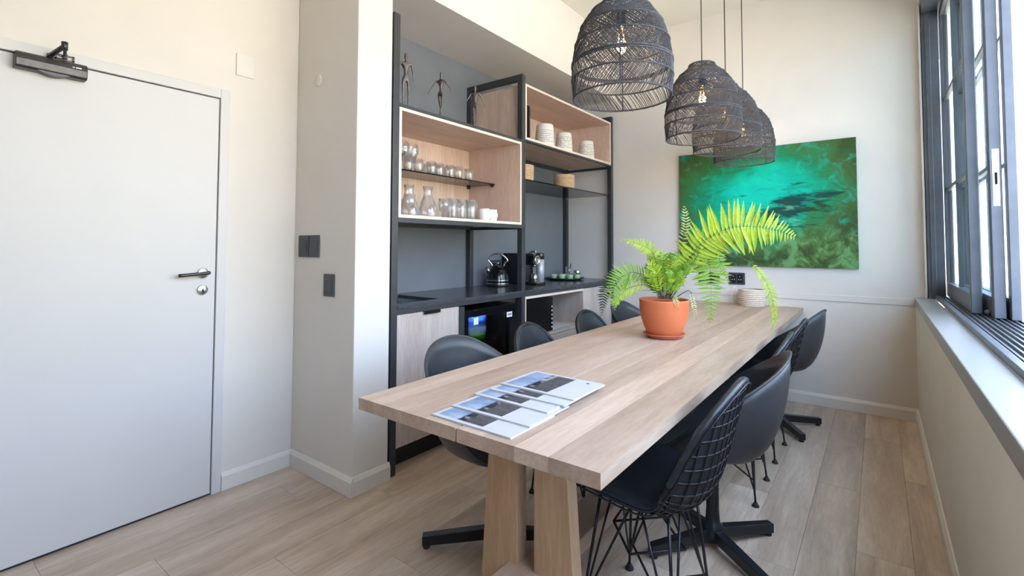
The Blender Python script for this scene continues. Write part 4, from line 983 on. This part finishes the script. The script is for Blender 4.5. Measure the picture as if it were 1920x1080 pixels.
# big arching frond to the right
frond([(1252, 556, 0), (1270, 520, -.02), (1290, 488, -.05), (1324, 449, -.10), (1371, 427, -.14), (1415, 425, -.16), (1454, 431, -.18), (1491, 444, -.20)], 'leaf_lime', .150, 40, (.25, .38), start=.16, ang=76)
frond([(1250, 556, 0), (1275, 505, .02), (1300, 478, .03), (1322, 478, .04), (1332, 510, .04), (1333, 560, .03), (1332, 606, .02)], 'leaf_green', .125, 32, (.3, .40), start=.30, ang=80)
frond([(1255, 556, 0), (1290, 500, .06), (1340, 474, .10), (1392, 484, .12), (1425, 512, .12), (1445, 550, .11), (1452, 590, .10), (1447, 618, .10)], 'leaf_lime', .075, 28, (.2, .5), start=.5, ang=46)
frond([(1248, 556, 0), (1262, 500, .08), (1280, 450, .12), (1286, 418, .13), (1283, 386, .13)], 'leaf_pale', .090, 13, (.5, .6), start=.45, ang=66)
frond([(1244, 556, 0), (1236, 510, .0), (1222, 472, .0), (1195, 457, -.02), (1162, 449, -.04)], 'leaf_lime', .062, 26, (.3, .6), start=.25, ang=60)
frond([(1242, 556, 0), (1222, 524, -.04), (1190, 511, -.06), (1164, 521, -.08), (1150, 548, -.09), (1153, 582, -.10)], 'leaf_green', .085, 28, (.25, .5), start=.2, ang=66)
frond([(1243, 558, 0), (1215, 535, -.02), (1180, 540, -.03), (1158, 560, -.03), (1152, 578, -.03)], 'leaf_lime', .060, 22, (.25, .6), start=.2, ang=62, split=False)
frond([(1240, 556, 0), (1200, 515, .05), (1160, 515, .08), (1135, 545, .10), (1128, 592, .10)], 'leaf_shaded', .085, 22, (.3, .5), start=.45, ang=70, split=False)
frond([(1262, 556, 0), (1285, 520, -.05), (1315, 470, -.08), (1338, 470, -.08), (1355, 500, -.08), (1366, 532, -.08)], 'leaf_green', .070, 22, (.3, .6), start=.3, ang=60, split=False)
frond([(1258, 556, 0), (1280, 500, .04), (1310, 452, .06), (1350, 440, .08), (1392, 452, .09)], 'leaf_green', .085, 24, (.3, .6), start=.2, ang=64, split=False)
for k in range(34):
    du = random.uniform(-46, 66); hv = random.uniform(30, 88); d = random.uniform(-.11, .09); dr = random.uniform(0, 20)
    s0 = (1246+du*.25, 560, d*.3)
    frond([s0, (1246+du*.55, 560-hv*.55, d*.6), (1246+du*.85, 560-hv, d), (1246+du*1.18, 560-hv+dr, d*1.5)], random.choice(['leaf_lime', 'leaf_green', 'leaf_lime', 'leaf_green']), random.uniform(.038, .060), 18, (.3, .6), split=False, start=.15, ang=62, rad=.0016)
frond([(1256, 562, -.06), (1262, 556, -.11), (1268, 566, -.135), (1272, 582, -.14)], 'leaf_pale', .030, 9, (.3, .6), split=False, start=.3, ang=60)
frond([(1270, 556, -.03), (1292, 545, -.10), (1300, 568, -.14), (1306, 600, -.15)], 'leaf_pale', .036, 12, (.3, .6), split=False, start=.45, ang=55)

for o in C.objects:                               # parts carry no category of their own
    if o.parent is not None and 'category' in o: del o['category']
